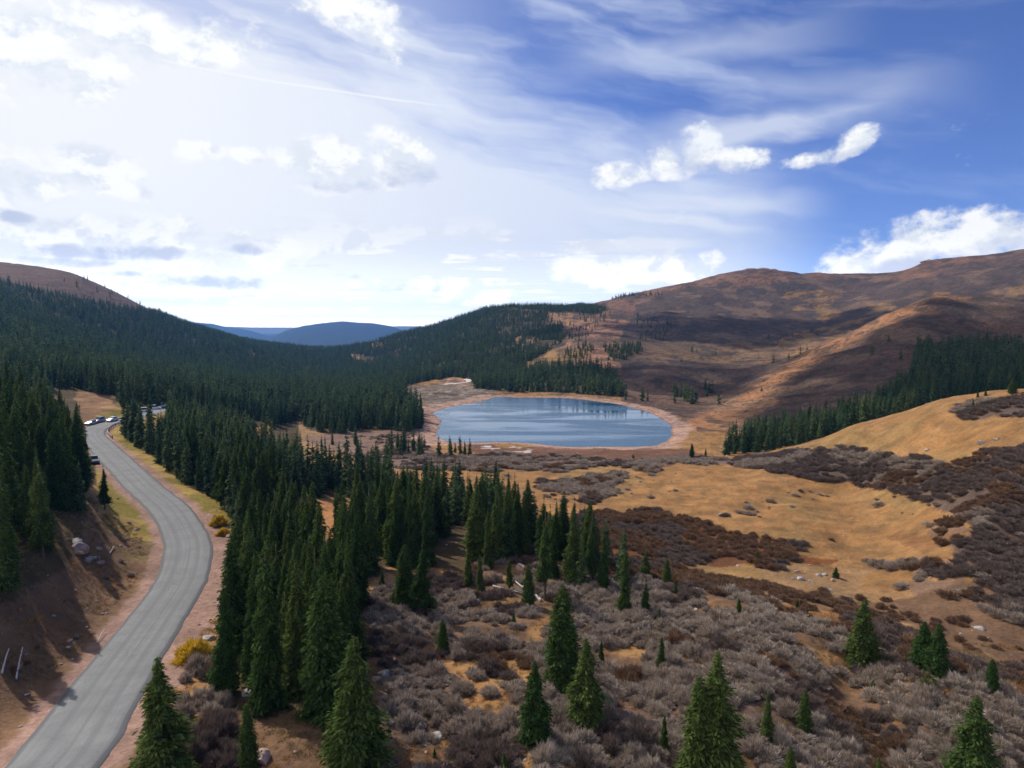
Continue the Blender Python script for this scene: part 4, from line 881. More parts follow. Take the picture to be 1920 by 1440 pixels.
# scraggly pine, a kind of its own
x, y, z = pick(1740, 1302, 40); e = empty('pine_tree', (x, y, z - .1), 1.0)
v, f = crown_arrays(900, 77, 1.6, .8, .34, .12, 3.0); v[:, 0] *= 1.15; m_ = vnoise(np.repeat(v[::4, 0] * 1.3, 4), np.repeat(v[::4, 2] * 2.1, 4), 5)[::4] > .42; q = np.repeat(m_, 4); v = v[q]; f = np.arange(len(v)).reshape(-1, 4)
link('crown', mesh_np('pine_crown', v, f, [M_PINE]), e); tv, tf = trunk_arrays(3.0, .10); link('trunk', mesh_np('pine_trunk', tv, tf, [M_BARK]), e)
tag(e, 'scraggly yellow-green pine with sprawling branches below the twin clump', 'pine')
rest = ~own; n = rest.sum(); w_ = .78 + .32 * rng.random(n); sh = th[rest] / 10
scatter('spruce_forest', np.stack([tx[rest], ty_[rest], tz[rest] - .2], 1), np.stack([w_ * sh, w_ * sh, sh], 1), rng.random(n) * 6.28, (ty_[rest] > 380).astype(int), 'dense dark spruce forest covering the left mountainside, valley and ridge', 'forest', [lod, lodf])
HAZE = 6.0e-5
CLOUDS = [(1400, 622, 2000, 340, 130, .1, 46), (1780, 700, 1500, 130, 90, .2, 60), (1840, 650, 1500, 140, 80, 0, 50), (1630, 745, 1500, 90, 60, .3, 18), (1890, 690, 1500, 80, 70, 0, 14), (1480, 700, 1500, 170, 50, -.5, 30), (1250, 600, 2000, 150, 90, 0, 14), (1270, 700, 1800, 150, 80, .2, 26), (1660, 640, 1500, 90, 45, -.2, 16), (1850, 610, 1500, 90, 60, 0, 14)]   # shaded spot (photo px), cloud height, size, angle, puffs
# ------------------------------------------------------------------ bushes
BF = [  # polygons, y range, spacing, kind, radius range, height ratio, keep threshold, noise size
 ([G_SHRUB], (38, 116), 1.3, 'grey', (.55, 1.2), .76, .395, 6),
 ([[(330, 1240), (400, 1200), (440, 1330), (470, 1500), (380, 1640), (330, 1500), (345, 1350)]], (38, 110), 1.7, 'grey', (.7, 1.2), .95, .35, 6),
 ([[(1040, 1085), (1190, 1085), (1200, 1150), (1040, 1130)], [(880, 1040), (1010, 1050), (1010, 1100), (880, 1090)]], (80, 160), 2.0, 'grey', (.7, 1.2), .8, .45, 7),
 ([G_HEATH], (75, 240), 1.75, 'rust', (.8, 1.3), .65, .33, 10),
 ([G_DARK, G_DARK2], (60, 300), 1.7, 'dark', (.95, 1.5), .62, .24, 12),
 ([G_LAKEB], (170, 300), 2.3, 'grey', (1.1, 1.8), .55, .34, 10),
 (G_PATCH, (60, 300), 1.9, 'grey', (1.0, 1.6), .62, .36, 9),
 ([[(900, 890), (1500, 885), (1800, 940), (1780, 1060), (1300, 960), (980, 960)]], (95, 260), 4.5, 'grey', (.35, 1.5), .55, .60, 16),
 ([[(560, 825), (790, 812), (820, 850), (690, 865), (620, 850)]], (200, 400), 3.2, 'grey', (.8, 1.4), .55, .5, 12),
 ([[(-100, 1050), (200, 960), (290, 1000), (250, 1150), (60, 1400), (-100, 1400)]], (40, 130), 3.8, 'grey', (.3, .7), .7, .58, 8),
 ([[(1520, 1100), (1900, 1180), (2000, 1260), (1700, 1200)]], (80, 150), 3.0, 'rust', (.6, 1.1), .6, .5, 10)]
bx_, by_, br, bh, bk = [], [], [], [], []
tpos = np.array([(e.location.x, e.location.y) for e in TREES])
for k, (polys, yr, sp, kind, rr_, hr, thr, ns) in enumerate(BF):
    x, y = jgrid(-120, 330, yr[0], yr[1], sp, 800 + k); q = (x / y > -.82) & (x / y < .84); x, y = x[q], y[q]
    m = field(polys, yr, x, y, .8) & off_road(x, y, 7) & off_lake(x, y, 9) & (fbm(x, y, ns, 3, 820 + k) > thr); x, y = x[m], y[m]
    if len(x) == 0: continue
    r = np.random.default_rng(840 + k); rad = rr_[0] + (rr_[1] - rr_[0]) * r.random(len(x)) ** 1.4
    g_ = ~field([[(815, 1245), (880, 1238), (905, 1270), (965, 1300), (955, 1335), (890, 1335), (845, 1345), (825, 1290)], [(700, 1345), (840, 1350), (880, 1440), (720, 1440)], [(1480, 1060), (1600, 1064), (1580, 1105), (1460, 1100)]], (30, 150), x, y, .5) | (r.random(len(x)) < .25)
    dd = np.min(np.hypot(x[:, None] - tpos[:, 0], y[:, None] - tpos[:, 1]), 1); g_ &= dd > 1.0
    kinds = np.full(len(x), kind, dtype=object)
    if kind == 'grey': kinds[(fbm(x, y, 7, 3, 860 + k) > .70)] = 'rust'; kinds[(fbm(x, y, 11, 3, 870 + k) > .64) & (kinds == 'grey')] = 'dark'
    if kind == 'rust': kinds[(fbm(x, y, 11, 3, 860 + k) > .57)] = 'dark'
    if kind == 'dark': kinds[(fbm(x, y, 9, 3, 860 + k) > .64)] = 'grey'; kinds[(fbm(x, y, 14, 3, 880 + k) > .72)] = 'rust'
    bx_.append(x[g_]); by_.append(y[g_]); br.append(rad[g_]); bh.append(rad[g_] * hr * (.8 + .4 * r.random(g_.sum())) * 1.15); bk += list(kinds[g_])
bx_ = np.concatenate(bx_); by_ = np.concatenate(by_); br = np.concatenate(br); bh = np.concatenate(bh); bk = np.array(bk); bz = ground(bx_, by_)
bpx, bpy_ = to_px(bx_, by_, bz); bs = br / by_ * F * ((bpx > 0) & (bpx < 1920) & (bpy_ < 1450))
NB_ = 285; order = np.argsort(-bs); bown = np.zeros(len(bx_), bool); bown[order[:NB_]] = True
print('bushes', len(bx_))
BUSHDESC = {'grey': ('grey leafless', 'grey'), 'rust': ('rust brown leafless', 'rust brown'), 'dark': ('dark purplish leafless', 'dark')}
def place_bush(kind, x, y, z, r_, h_, label, group):
    o = D.objects.new('willow_bush', random.choice(BUSH[kind])); COL.objects.link(o); o.location = (x, y, z - .08); o.scale = (r_ * random.uniform(.85, 1.45), r_ * random.uniform(.8, 1.1), h_ * 1.08); o.rotation_euler = (0, 0, random.random() * 6.28)
    return tag(o, label, 'bush', group)
def near_mark(px, py):
    b = min(LANDMARK, key=lambda l: math.hypot(l[0] - px, (l[1] - py) * 1.2)); dx, dy = px - b[0], py - b[1]
    if abs(dx) > abs(dy) * 1.2: w = 'right of' if dx > 0 else 'left of'
    else: w = 'below' if dy > 0 else 'above'
    if abs(dx) > 25 and abs(dy) > 25: w = ('below ' if dy > 0 else 'above ') + ('right of' if dx > 0 else 'left of')
    return w, b[2]
for i in np.where(bown)[0]:
    w, nm = near_mark(bpx[i], bpy_[i]); s_ = 'big' if br[i] > 1.1 else 'small'; a_, b_ = BUSHDESC[bk[i]]
    lab = '%s %s bush %s %s' % (s_, a_, w, nm)
    lab = lab.replace('rust brown', 'rusty')
    if len(lab.split()) > 16: lab = lab.replace('mid-slope ', '').replace(' leafless', '')
    if len(lab.split()) > 16: lab = ' '.join(lab.split()[1:])
    if len(lab.split()) > 16: lab = lab.replace('leafless ', '')
    place_bush(bk[i], bx_[i], by_[i], bz[i], br[i], bh[i], lab, '%s bushes %s %s' % (b_, w, nm))
for px, py, r_, h_, lab in ((362, 1236, 1.75, 1.5, 'round golden yellow bush at the right edge of the road shoulder'), (410, 985, 1.5, 1.5, 'yellow bush on the grass verge outside the road bend'),
                           (418, 1003, 1.1, .9, 'low yellow-green bush just below the yellow one on the verge'), (722, 1222, .6, .5, 'small bright orange bush in shade right of the very tall front spruce')):
    x, y, z = pick(px, py, 40); o = link('leafy_bush', BUSH['yellow'][0]); o.location = (x, y, z - .05); o.scale = (r_, r_, h_); o.rotation_euler = (0, 0, px); tag(o, lab, 'bush', 'yellow bushes')
rest = ~bown; n = rest.sum(); kc = np.select([bk[rest] == 'grey', bk[rest] == 'rust'], [0, 1], 2)
scatter('willow_thicket', np.stack([bx_[rest], by_[rest], bz[rest] - .06], 1), np.stack([br[rest] * (.8 + .7 * rng.random(n)), br[rest] * (.8 + .3 * rng.random(n)), bh[rest]], 1), rng.random(n) * 6.28, kc, 'thickets of grey, rust and dark purple willow scrub across slope and meadow', 'scrub', [bcol['grey'], bcol['rust'], bcol['dark']])

# ------------------------------------------------------------------ dry grass tufts
def tuft_mesh(name, seed, mat):
    r = np.random.default_rng(seed); n = 46; a = r.random(n) * 6.283; d = r.random(n) ** .5 * .8; b = np.stack([np.cos(a) * d, np.sin(a) * d, np.zeros(n)], 1); l_ = np.stack([r.normal(0, .28, n), r.normal(0, .28, n), .45 + .5 * r.random(n)], 1); s_ = np.stack([-np.sin(a * 3), np.cos(a * 3), np.zeros(n)], 1) * .045
    V = np.stack([b - s_, b + s_, b + l_ + s_ * .2, b + l_ - s_ * .2], 1).reshape(-1, 3); return mesh_np(name, V, np.arange(len(V)).reshape(-1, 4), [mat])
gcol = D.collections.new('gold_tuft_shapes'); tcol = D.collections.new('tan_tuft_shapes')
M_GG = leafmat('gold_grass', (.42, .215, .075), (.36, .185, .065), trans=.3, isl=(.6, 1.4)); M_TG = leafmat('tan_grass', (.30, .21, .11), (.22, .16, .07), trans=.3, isl=(.6, 1.4))
for k in range(3):
    gcol.objects.link(D.objects.new('gold_tuft_%d' % k, tuft_mesh('gold_tuft', 880 + k, M_GG))); tcol.objects.link(D.objects.new('tan_tuft_%d' % k, tuft_mesh('tan_tuft', 885 + k, M_TG)))
x, y = jgrid(-130, 200, 40, 250, .95, 890); q = np.abs(x / y) < .82; x, y = x[q], y[q]; z = ground(x, y); px, py = to_px(x, y, z); r = np.random.default_rng(891)
m = off_road(x, y, 6.3) & (px > -30) & (px < 1950) & (py < 1460) & ((y < 96) | ((y < 125) & (px < 500))) & (fbm(x, y, 4, 3, 892) > .44); x, y, px, py = x[m], y[m], px[m], py[m]
gold = ((px > 880) & (py < 1080)) | ((px > 1400) & (py < 1180) & (y > 85)) | (fbm(x, y, 12, 3, 893) > .56); s_ = (.16 + .22 * r.random(len(x))) * np.where(y > 120, 1.35, 1)
scatter('dry_grass', np.stack([x, y, ground(x, y) - .02], 1), np.stack([s_ * 1.8, s_ * 1.8, s_], 1), r.random(len(x)) * 6.28, np.where(gold, 0, 1), 'tufts of dry golden and tan grass over banks, slope and meadow', 'grass', [gcol, tcol])
print('tufts', len(x))
# ------------------------------------------------------------------ stones
x, y = jgrid(-150, 260, 40, 330, 2.3, 900); q = np.abs(x / y) < .8; x, y = x[q], y[q]; r = np.random.default_rng(901)
p_ = .05 + .5 * field([[(-100, 1000), (200, 940), (300, 1000), (250, 1180), (0, 1440), (-100, 1440)]], (40, 140), x, y, .3) + .8 * field([[(1400, 1062), (1560, 1070), (1640, 1110), (1560, 1130), (1440, 1100)], [(700, 1345), (840, 1350), (880, 1440), (720, 1440)]], (40, 160), x, y, .3) + .10 * field([[(1500, 1080), (1920, 1180), (1920, 1270), (1600, 1180)]], (40, 160), x, y, .3)
p_ = np.where(seg_dist(LAKE, x, y, closed=True) < 14, .9, p_); d2 = seg_dist(ROAD2, x, y); p_ = np.where((d2 > 5) & (d2 < 8) & (y < 140), .5, p_)
m = (r.random(len(x)) < p_) & off_road(x, y, 5) & off_lake(x, y, .5); x, y = x[m], y[m]; s_ = .06 + .22 * r.random(len(x)) ** 3; s_ *= np.where(y > 200, 1.8, 1)
scatter('loose_stones', np.stack([x, y, ground(x, y) + s_ * .15], 1), np.stack([s_ * 1.2, s_, s_ * .7], 1), r.random(len(x)) * 6.28, np.zeros(len(x), int), 'pale loose stones strewn over banks, beach and grass', 'stones', [rcol])
BO = [(150, 1034, 1.5, 'largest grey boulder in the shade under the left stand'), (142, 1018, 1.0, 'grey boulder leaning on the upper side of the largest one under the left stand'), (165, 1052, .9, 'grey boulder below right of the largest one under the left stand'), (186, 1057, .75, 'flat boulder at the right end of the shaded boulder group'), (184, 1030, .5, 'small pale stone above the shaded boulder group'), (176, 1048, .45, 'small boulder between two larger ones under the left stand'),
      (220, 873 + 63, .35, 'small white stone beside the road below the ragged roadside spruce'), (255, 994, .45, 'pale stone on the olive bank left of the road bend'), (238, 1012, .4, 'flat pale stone lower on the olive bank left of the bend'), (130, 1205, .5, 'stone among long shadows on the left bank'), (128, 1215, .35, 'smaller stone among long shadows on the left bank'),
      (400, 972, .55, 'white boulder by the yellow bush on the verge'), (430, 1008, .7, 'left white boulder of the pile outside the road bend'), (440, 1014, .6, 'right white boulder of the pile outside the road bend'), (446, 1022, .4, 'small white stone under the pile outside the bend'), (431, 1047, .7, 'lone white boulder at the outer edge of the pink shoulder'),
      (465, 1302, .7, 'tan boulder behind the small bottom-edge spruce'), (474, 1318, .5, 'whitish boulder just below the tan one near the bottom edge'), (494, 1425, 1.0, 'big pale boulder right of the small bottom-edge spruce'), (392, 1198, .9, 'grey boulder above the round yellow bush'),
      (720, 1268, .9, 'flat white slab right of the large front spruce'), (708, 1276, .65, 'white boulder left below the flat white slab'), (723, 1236, .5, 'bluish stone in shade above the flat white slab'), (818, 1385, .75, 'pale pointed boulder among the grey bushes near the bottom'), (797, 1363, .32, 'small stone of the scatter right of the fallen white log'), (792, 1372, .30, 'lower small stone right of the fallen white log'),
      (872, 1423, .4, 'lichen-yellow stone near the bottom edge'), (977, 1067, 1.1, 'pale slab under the centre stand above the fallen trunks'), (940, 1010, .8, 'pale boulder inside the centre stand'), (1044, 1064, .8, 'pale boulder between the centre stand and the right cluster'), (1135, 953, .5, 'white stone on the golden meadow above the right cluster'),
      (1502, 1087, .9, 'flattest pale boulder of the scatter beyond the crest'), (1487, 1086, .5, 'pale stone left of the flattest boulder beyond the crest'), (1494, 1074, .65, 'dark-shaded boulder above the flattest one beyond the crest'), (1535, 1080, .65, 'boulder left of the squat spruce on golden grass'), (1546, 1078, .5, 'boulder close left of the squat spruce on golden grass'), (1561, 1089, .65, 'boulder just under the squat spruce on golden grass'), (1520, 1091, .5, 'dark boulder between flattest one and squat spruce'), (1556, 1107, .45, 'white stone below the squat spruce'), (1384, 1062, .5, 'pale boulder at the left end of the scatter beyond the crest'), (1405, 1085, .45, 'left lower stone of the scatter beyond the crest'),
      (1836, 1180, .8, 'long grey boulder alone on the meadow near the right edge'), (1853, 1200, .45, 'small boulder below the long grey one near the right edge'), (1803, 1190, .35, 'white pebble-like stone left of the long grey boulder'), (1840, 832, 1.2, 'left pale boulder on the golden knoll slope'), (1868, 825, .9, 'right pale boulder on the golden knoll slope'), (1738, 845, .7, 'pale stone at the lower edge of the golden knoll'), (1351, 966, .8, 'flat stone in the golden meadow left of centre right'), (1364, 967, .5, 'smaller stone beside the flat one in the golden meadow'),
      (1466, 1300, .6, 'pale stone above the narrow spruce on the lower right slope'), (1672, 1320, .4, 'yellow lichen stone among grey bushes below the crest spruce'), (1305, 1145, .5, 'lichen stone left on the grey slope below the brink')]
for k, (px, py, r_, lab) in enumerate(BO):
    x, y, z = pick(px, py, 35); o = link('boulder', ROCK[k % 6]); o.location = (x, y, z + r_ * .12); o.scale = (r_, r_ * (.6 + .3 * random.random()), r_ * (.45 + .3 * random.random())); o.rotation_euler = (0, 0, random.random() * 6); tag(o, lab, 'boulder', 'pale boulders on the slopes and meadow')
# summit outcrops on the far ridge
for k, (px, py, r_, lab) in enumerate([(1408, 508, 12, 'left rock of the outcrop on the rounded far summit'), (1430, 506, 15, 'middle and highest rock of the outcrop on the rounded far summit'), (1450, 508, 11, 'right rock of the outcrop on the rounded far summit'), (1740, 491, 15, 'dark rock outcrop on the far skyline above the right-hand cloud bank')]):
    X0 = u_of(px, py); yy = np.linspace(1300, 2000, 300); zz = ground(X0 * yy, yy); j = np.argmax((zz - CAM_H) / yy)
    o = link('rock_outcrop', rock_mesh('outcrop', 560 + k, M_ROCKP)); o.location = (X0 * yy[j], yy[j], zz[j] - r_ * .15); o.scale = (r_ * 1.3, r_, r_ * .38); tag(o, lab, 'rock', 'rock outcrops on the far ridge')

# ------------------------------------------------------------------ fallen trees
def log_obj(p0, p1, r0, r1, label, nbr=5, group='bleached fallen trunks on the slopes', lift=.25, stand=False):
    a = np.array(pick(*p0, 35)); b = np.array(pick(*p1, 35)); a[2] += r0 * .8 + (0 if stand else lift * .3); b[2] += r1 + lift
    d = b - a; L_ = np.linalg.norm(d); d /= L_; s1 = np.cross(d, [0, 0, 1.]); s1 /= np.linalg.norm(s1) + 1e-9; s2 = np.cross(s1, d)
    V = []; Fq = []; o = 0; r = np.random.default_rng(int(p0[0]))
    def tube(q0, q1, ra, rb, n=7, rings=6):
        nonlocal o
        dd = q1 - q0; ll = np.linalg.norm(dd); dd = dd / ll; t1 = np.cross(dd, [.1, .2, 1.]); t1 /= np.linalg.norm(t1); t2 = np.cross(t1, dd); wob = r.normal(0, ll * .006, (rings, 2))
        for k in range(rings):
            f = k / (rings - 1); c = q0 + (q1 - q0) * f + t1 * wob[k, 0] + t2 * wob[k, 1]; rr = ra + (rb - ra) * f
            for q in range(n): V.append(c + rr * (t1 * math.cos(q * 6.283 / n) + t2 * math.sin(q * 6.283 / n)))
        for k in range(rings - 1):
            for q in range(n): Fq.append((o + k * n + q, o + k * n + (q + 1) % n, o + (k + 1) * n + (q + 1) % n, o + (k + 1) * n + q))
        Fq.append(tuple(o + q for q in range(n))[::-1]); Fq.append(tuple(o + (rings - 1) * n + q for q in range(n))); o += rings * n
    tube(a, b, r0, r1)
    for k in range(nbr):
        c = a + (b - a) * (.25 + .7 * k / nbr); tube(c, c + (s1 * r.normal(0, 1) + s2 * abs(r.normal(.6, .6)) + d * .5) * (.5 + .7 * r.random()), r1 * .5, .012, 4, 3)
    ob = link('fallen_trunk', mesh_np('fallen_trunk', V, Fq, [M_GREYWOOD])); tag(ob, label, 'log', group)
log_obj((924, 1102), (982, 1117), .17, .08, 'longest bleached trunk on the left of the fallen tangle', 7)
log_obj((1015, 1128), (966, 1094), .20, .09, 'thick bleached trunk running down to the right through the fallen tangle', 5)
log_obj((990, 1116), (962, 1106), .12, .06, 'short bleached trunk between the two long ones of the tangle', 3)
log_obj((1116, 1122), (1086, 1083), .16, .08, 'bleached trunk lying under the right-hand cluster, reaching down right', 4)
log_obj((1088, 1098), (1077, 1086), .10, .05, 'short pale branch left of the trunk under the right-hand cluster', 2)
log_obj((738, 1362), (703, 1344), .20, .14, 'stout white log beside the foot of the large front spruce', 2, lift=.0)
log_obj((1830, 1283), (1790, 1254), .14, .07, 'grey log lying along the crest right of the twin clump', 2)
log_obj((182, 1207), (197, 1187), .06, .04, 'thin dead stick on the left bank touching the road shoulder', 1, lift=.5)
log_obj((3, 1264), (18, 1236), .10, .04, 'leaning bare dead trunk nearest the left edge', 1, lift=1.0, stand=True)
log_obj((30, 1276), (44, 1240), .10, .04, 'leaning bare dead trunk, right one of two at the left edge', 1, lift=1.4, stand=True)
log_obj((205, 812 + 228), (214, 1027), .06, .04, 'short dead pole on the left bank above the bend', 1, lift=.2)

# ------------------------------------------------------------------ cars
M_GLASS = simple('car_glass', (.02, .025, .03), .08, 0, spec=.8); M_TYRE = simple('tyre_rubber', (.02, .02, .02), .9); M_RIM = simple('rim_metal', (.5, .5, .52), .35, .9)
M_LAMP = simple('lamp_glass', (.8, .8, .75), .15); M_TAIL = simple('tail_lamp', (.35, .02, .02), .25); M_TRIM = simple('black_trim', (.03, .03, .03), .6)
def paint_mat(name, c): return simple(name, c, .28, .2, spec=.6)
import bmesh
def loft(name, secs, mat, parent):       # secs: list of (x, [(y,z)...]) rings, x along the car
    n = len(secs[0][1]); V = [(x, y, z) for x, ring in secs for y, z in ring]; Fq = []
    for k in range(len(secs) - 1):
        for q in range(n): Fq.append((k * n + q, k * n + (q + 1) % n, (k + 1) * n + (q + 1) % n, (k + 1) * n + q))
    Fq.append(tuple(range(n))[::-1]); Fq.append(tuple((len(secs) - 1) * n + q for q in range(n)))
    bm = bmesh.new(); me = mesh_np(name, V, Fq, [mat]); bm.from_mesh(me); bmesh.ops.recalc_face_normals(bm, faces=bm.faces); bm.to_mesh(me); bm.free()
    me.polygons.foreach_set('use_smooth', [True] * len(me.polygons)); me.update(); o = link(name, me, parent); md = o.modifiers.new('s', 'EDGE_SPLIT'); md.split_angle = RAD(38); return o
def ring(w, z0, z1, ch=.12): return [(-w, z0 + ch), (-w + ch * .6, z0), (w - ch * .6, z0), (w, z0 + ch), (w * 1.0, (z0 + z1) / 2), (w * .93, z1 - ch * .5), (w * .86, z1), (-w * .86, z1), (-w * .93, z1 - ch * .5), (-w, (z0 + z1) / 2)]
def make_car(color, suv, loc, head, label):
    e = empty('parked_car', loc, head); m = paint_mat('car_paint', color); H_ = .12 if suv else 0
    loft('body', [(-2.25, ring(.74, .38, .82 + H_)), (-2.1, ring(.86, .28, .95 + H_)), (-1.4, ring(.90, .25, 1.0 + H_)), (0, ring(.91, .25, .99 + H_)), (1.0, ring(.91, .25, .97 + H_)), (1.9, ring(.88, .27, .84 + H_)), (2.2, ring(.74, .36, .70 + H_))], m, e)
    zt = 1.45 + 3 * H_; rb = -2.0 if suv else -1.7
    def cr(w, z): return [(-w, .95 + H_), (w, .95 + H_), (w * .82, z), (-w * .82, z)]
    loft('window', [(rb, cr(.80, 1.0 + H_)), (rb + .45, cr(.84, zt - .04)), (.25, cr(.84, zt - .04)), (1.05, cr(.80, 1.0 + H_))], M_GLASS, e)
    loft('roof', [(rb + .40, [(-.69, zt - .05), (.69, zt - .05), (.62, zt + .01), (-.62, zt + .01)]), (-.3, [(-.70, zt - .05), (.70, zt - .05), (.62, zt + .04), (-.62, zt + .04)]), (.30, [(-.69, zt - .05), (.69, zt - .05), (.62, zt), (-.62, zt)])], m, e)
    for sx in (-1.38, 1.38):
        for sy in (-.80, .80):
            V = []; Fq = []
            for yy in (-.11, .11):
                for q in range(16): V.append((sx + .34 * math.cos(q * math.pi / 8), sy + yy, .34 + .34 * math.sin(q * math.pi / 8)))
            for q in range(16): Fq.append((q, (q + 1) % 16, 16 + (q + 1) % 16, 16 + q))
            Fq += [tuple(range(16)), tuple(range(31, 15, -1))]; wl = link('wheel', mesh_np('wheel', V, Fq, [M_TYRE]), e)
            sg = 1 if sy > 0 else -1; link('rim', mesh_np('rim', [(sx, sy + sg * .135, .34)] + [(sx + .21 * math.cos(q * math.pi / 6), sy + sg * .118, .34 + .21 * math.sin(q * math.pi / 6)) for q in range(12)], [(0, 1 + q, 1 + (q + 1) % 12) for q in range(12)], [M_RIM]), wl)
    def bxm(name, x0, x1, y0, y1, z0, z1, mt):
        V = [(x, y, z) for x in (x0, x1) for y in (y0, y1) for z in (z0, z1)]; link(name, mesh_np(name, V, [(0, 1, 3, 2), (4, 6, 7, 5), (0, 4, 5, 1), (2, 3, 7, 6), (0, 2, 6, 4), (1, 5, 7, 3)], [mt]), e)
    for s_ in (-1, 1):
        bxm('headlight', 2.08, 2.215, s_ * .66 - .13, s_ * .66 + .13, .52 + H_, .66 + H_, M_LAMP); bxm('taillight', -2.28, -2.12, s_ * .66 - .12, s_ * .66 + .12, .60 + H_, .78 + H_, M_TAIL); bxm('mirror', .78, .92, s_ * 1.0 - .08, s_ * 1.0 + .08, .98 + H_, 1.12 + H_, m)
    bxm('bumper', 2.12, 2.26, -.74, .74, .36, .50, M_TRIM)
    return tag(e, label, 'car', 'cars along the mountain road')
def road_at(px, py, off):
    x, y, z = pick(px, py, 60); j = int(np.argmin(np.hypot(RC[:, 0] - x, RC[:, 1] - y))); p = RC[j]; return (p[0] + nrm[j, 0] * off, p[1] + nrm[j, 1] * off, p[2] + (.05 if abs(off) < 3 else -.06)), math.atan2(tg[j, 1], tg[j, 0])
l_, h_ = road_at(184, 868, 4.9); make_car((.10, .13, .15), True, l_, h_ + math.pi, 'dark car with bright roof on the left shoulder behind the ragged roadside spruce')
l_, h_ = road_at(178, 797, 4.8); make_car((.48, .47, .45), False, l_, h_ + math.pi, 'pale silver car on the far bend shoulder, left and nearer one of two')
l_, h_ = road_at(187, 793, 4.9); make_car((.22, .25, .30), True, l_, h_ + math.pi, 'grey car tucked close behind the pale silver one on the far bend')
l_, h_ = road_at(204, 791, 1.7); make_car((.68, .70, .80), False, l_, h_ + math.pi, 'white car driving on the road where it vanishes behind the trees')
FARCARS = []
for (px, py, c, lab) in ((274, 773, (.8, .8, .8), 'leftmost of three white cars glimpsed through the trees beyond the bend'), (291, 768, (.82, .82, .82), 'middle and largest of three white cars glimpsed through the trees'), (304, 764, (.75, .77, .8), 'rightmost of three white cars glimpsed through the trees')):
    x, y = u_of(px, py) * 285, 285.; z = CAM_H + tan_of(py) * 285; x_, y_, z_ = pick(px, py, 262, 700); FARCARS.append((px, py, x_, y_)); make_car(c, True, (x_, y_, z_ + .05), .5, lab)

# ------------------------------------------------------------------ guard rail inside the far bend
M_RAIL = simple('galvanised_rail', (.55, .54, .52), .5, .5, var=.15); M_POST = simple('wooden_post', (.20, .13, .08), .9, var=.3)
j0 = int(np.argmin(np.hypot(*(RC[:, :2] - np.array(pick(176, 826, 60)[:2])).T))); j1 = int(np.argmin(np.hypot(*(RC[:, :2] - np.array(pick(208, 793, 60)[:2])).T)))
line = np.array([[RC[j, 0] - nrm[j, 0] * 4.5, RC[j, 1] - nrm[j, 1] * 4.5, RC[j, 2]] for j in range(j0, j1)])
rg = empty('guard_rail', tuple(line[0])); pr = [(0, .42), (.06, .48), (0, .57), (.06, .66), (0, .74), (-.03, .74), (-.03, .42)]
V = []; Fq = []; n_ = len(pr); nl = nrm[j0:j1]
for k, p in enumerate(line - line[0]):
    for a_, b_ in pr: V.append((p[0] + nl[k, 0] * (a_ + .12), p[1] + nl[k, 1] * (a_ + .12), p[2] + b_))
for k in range(len(line) - 1):
    for q in range(n_): Fq.append((k * n_ + q, k * n_ + (q + 1) % n_, (k + 1) * n_ + (q + 1) % n_, (k + 1) * n_ + q))
link('rail', mesh_np('rail', V, Fq, [M_RAIL]), rg)
V = [(x, y, z) for x in (-.09, .09) for y in (-.09, .09) for z in (-.4, .80)]; pm = mesh_np('post', V, [(0, 1, 3, 2), (4, 6, 7, 5), (0, 4, 5, 1), (2, 3, 7, 6), (0, 2, 6, 4), (1, 5, 7, 3)], [M_POST])
for k in range(0, len(line), 2): link('post', pm, rg, tuple(line[k] - line[0]))
tag(rg, 'pale metal guard rail curving round the inside of the far road bend', 'guard rail')
# far-shore gravel road
gp = [pick(px, py, 350, 900) for px, py in ((832, 721), (850, 720), (868, 718), (879, 715), (872, 711))]
gp = catmull(gp, 8); gt = np.gradient(gp[:, :2], axis=0); gt /= np.linalg.norm(gt, axis=1)[:, None]; gn = np.stack([-gt[:, 1], gt[:, 0]], 1)
V = []
for k, p in enumerate(gp):
    for s_ in (-2.6, 0, 2.6):
        x, y = p[0] + gn[k, 0] * s_, p[1] + gn[k, 1] * s_; V.append((x, y, float(ground(x, y)) + .3))
link('gravel_road', mesh_np('gravel_road', V, [(k * 3 + q, k * 3 + q + 1, k * 3 + q + 4, k * 3 + q + 3) for k in range(len(gp) - 1) for q in range(2)], [simple('pale_gravel', (.55, .48, .42), .95, var=.15)]))['kind'] = 'structure'

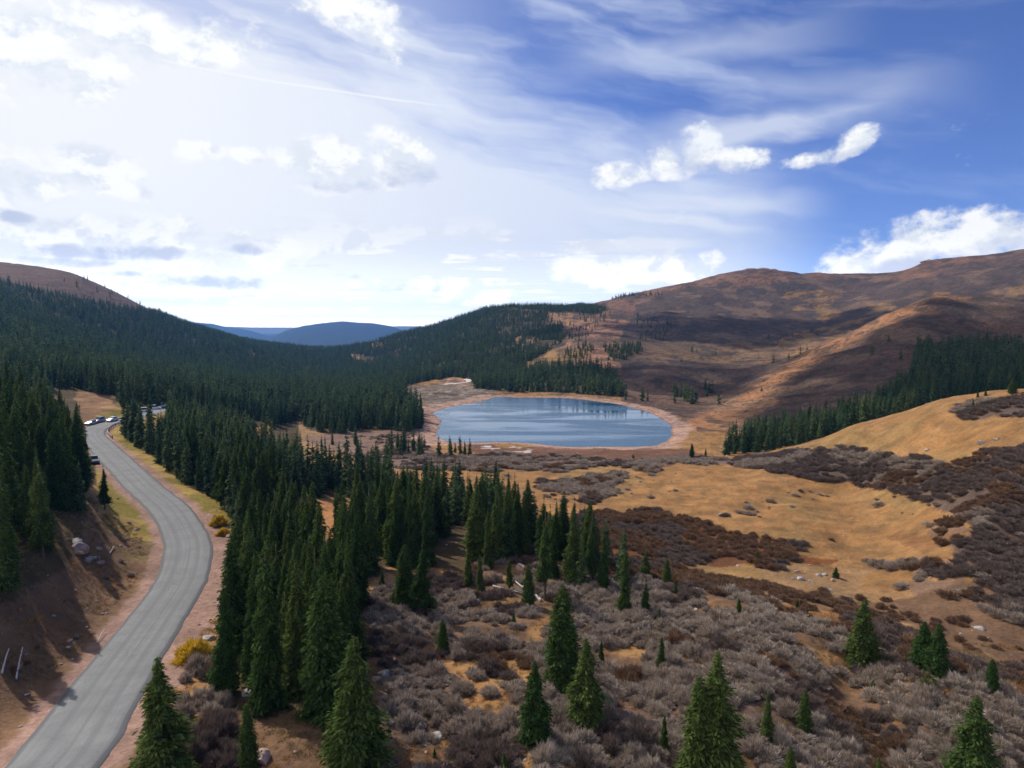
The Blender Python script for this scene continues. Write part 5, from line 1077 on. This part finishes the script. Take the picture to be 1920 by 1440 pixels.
# ------------------------------------------------------------------ air and clouds
hzm, t, out = material('haze'); pv = t.node('ShaderNodeVolumePrincipled', {'Color': (.16, .43, 1.0, 1), 'Density': HAZE, 'Anisotropy': 0.35}); t.l.new(pv.outputs[0], out.inputs['Volume'])
zt = float(ZZ.max()) + 25; zb = float(ZZ.min()) - 1.5; xm = float(np.abs(XX).max()) + 50; ym = float(YY.max()) + 50; y0_ = -400
V = [(x, y, z) for x in (-xm, xm) for y in (y0_, ym) for z in (zb, zt)]
hb = link('haze', mesh_np('haze', V, [(0, 1, 3, 2), (4, 6, 7, 5), (0, 4, 5, 1), (2, 3, 7, 6), (0, 2, 6, 4), (1, 5, 7, 3)], [hzm])); tag(hb, 'thin blue mountain haze filling the valley air', 'haze', None, 'stuff')
# unseen clouds above the frame, placed only to cast shade on the hills
M_CLOUD = simple('cloud_white', (.85, .85, .87), 1.0, spec=0)
ico = bmesh.new(); bmesh.ops.create_icosphere(ico, subdivisions=2, radius=1); IV = np.array([v.co[:] for v in ico.verts]); IF = np.array([[v.index for v in f.verts] for f in ico.faces]); ico.free()
V = []; Fq = []; o_ = 0; r = np.random.default_rng(950)
for px, py, h_, ra, rb_, ang, n_ in CLOUDS:
    x, y, z = pick(px, py, 120, 2400); k_ = (h_ - z) / math.tan(SUN_EL); cx, cy = x + k_ * math.sin(SUN_AZ), y + k_ * math.cos(SUN_AZ)
    for q in range(n_):
        a_ = r.random() * 6.283; d_ = math.sqrt(r.random()); ex, ey = math.cos(a_) * d_ * ra, math.sin(a_) * d_ * rb_
        ox, oy = ex * math.cos(ang) - ey * math.sin(ang), ex * math.sin(ang) + ey * math.cos(ang); s_ = min(ra, rb_) * (.16 + .34 * r.random()) * (1.15 - .6 * d_)
        V.append(IV * np.array([s_, s_, s_ * .55]) * (1 + .15 * r.normal(0, 1, (len(IV), 1))) + np.array([cx + ox, cy + oy, h_ + r.random() * s_ * .5])); Fq.append(IF + o_); o_ += len(IV)
    e_ = math.degrees(math.atan((h_ - 50) / math.hypot(cx, cy))); print('cloud el', round(e_), 'az', round(math.degrees(math.atan2(cx, cy))))
tag(link('clouds', mesh_np('clouds', np.concatenate(V), np.concatenate(Fq), [M_CLOUD], smooth=True)), 'unseen white clouds above the frame, placed to shade the right-hand hills', 'clouds', None, 'stuff')
for o in SC.objects:
    if 'label' in o and len(o['label'].split()) > 16: print('LONG', o['label'])
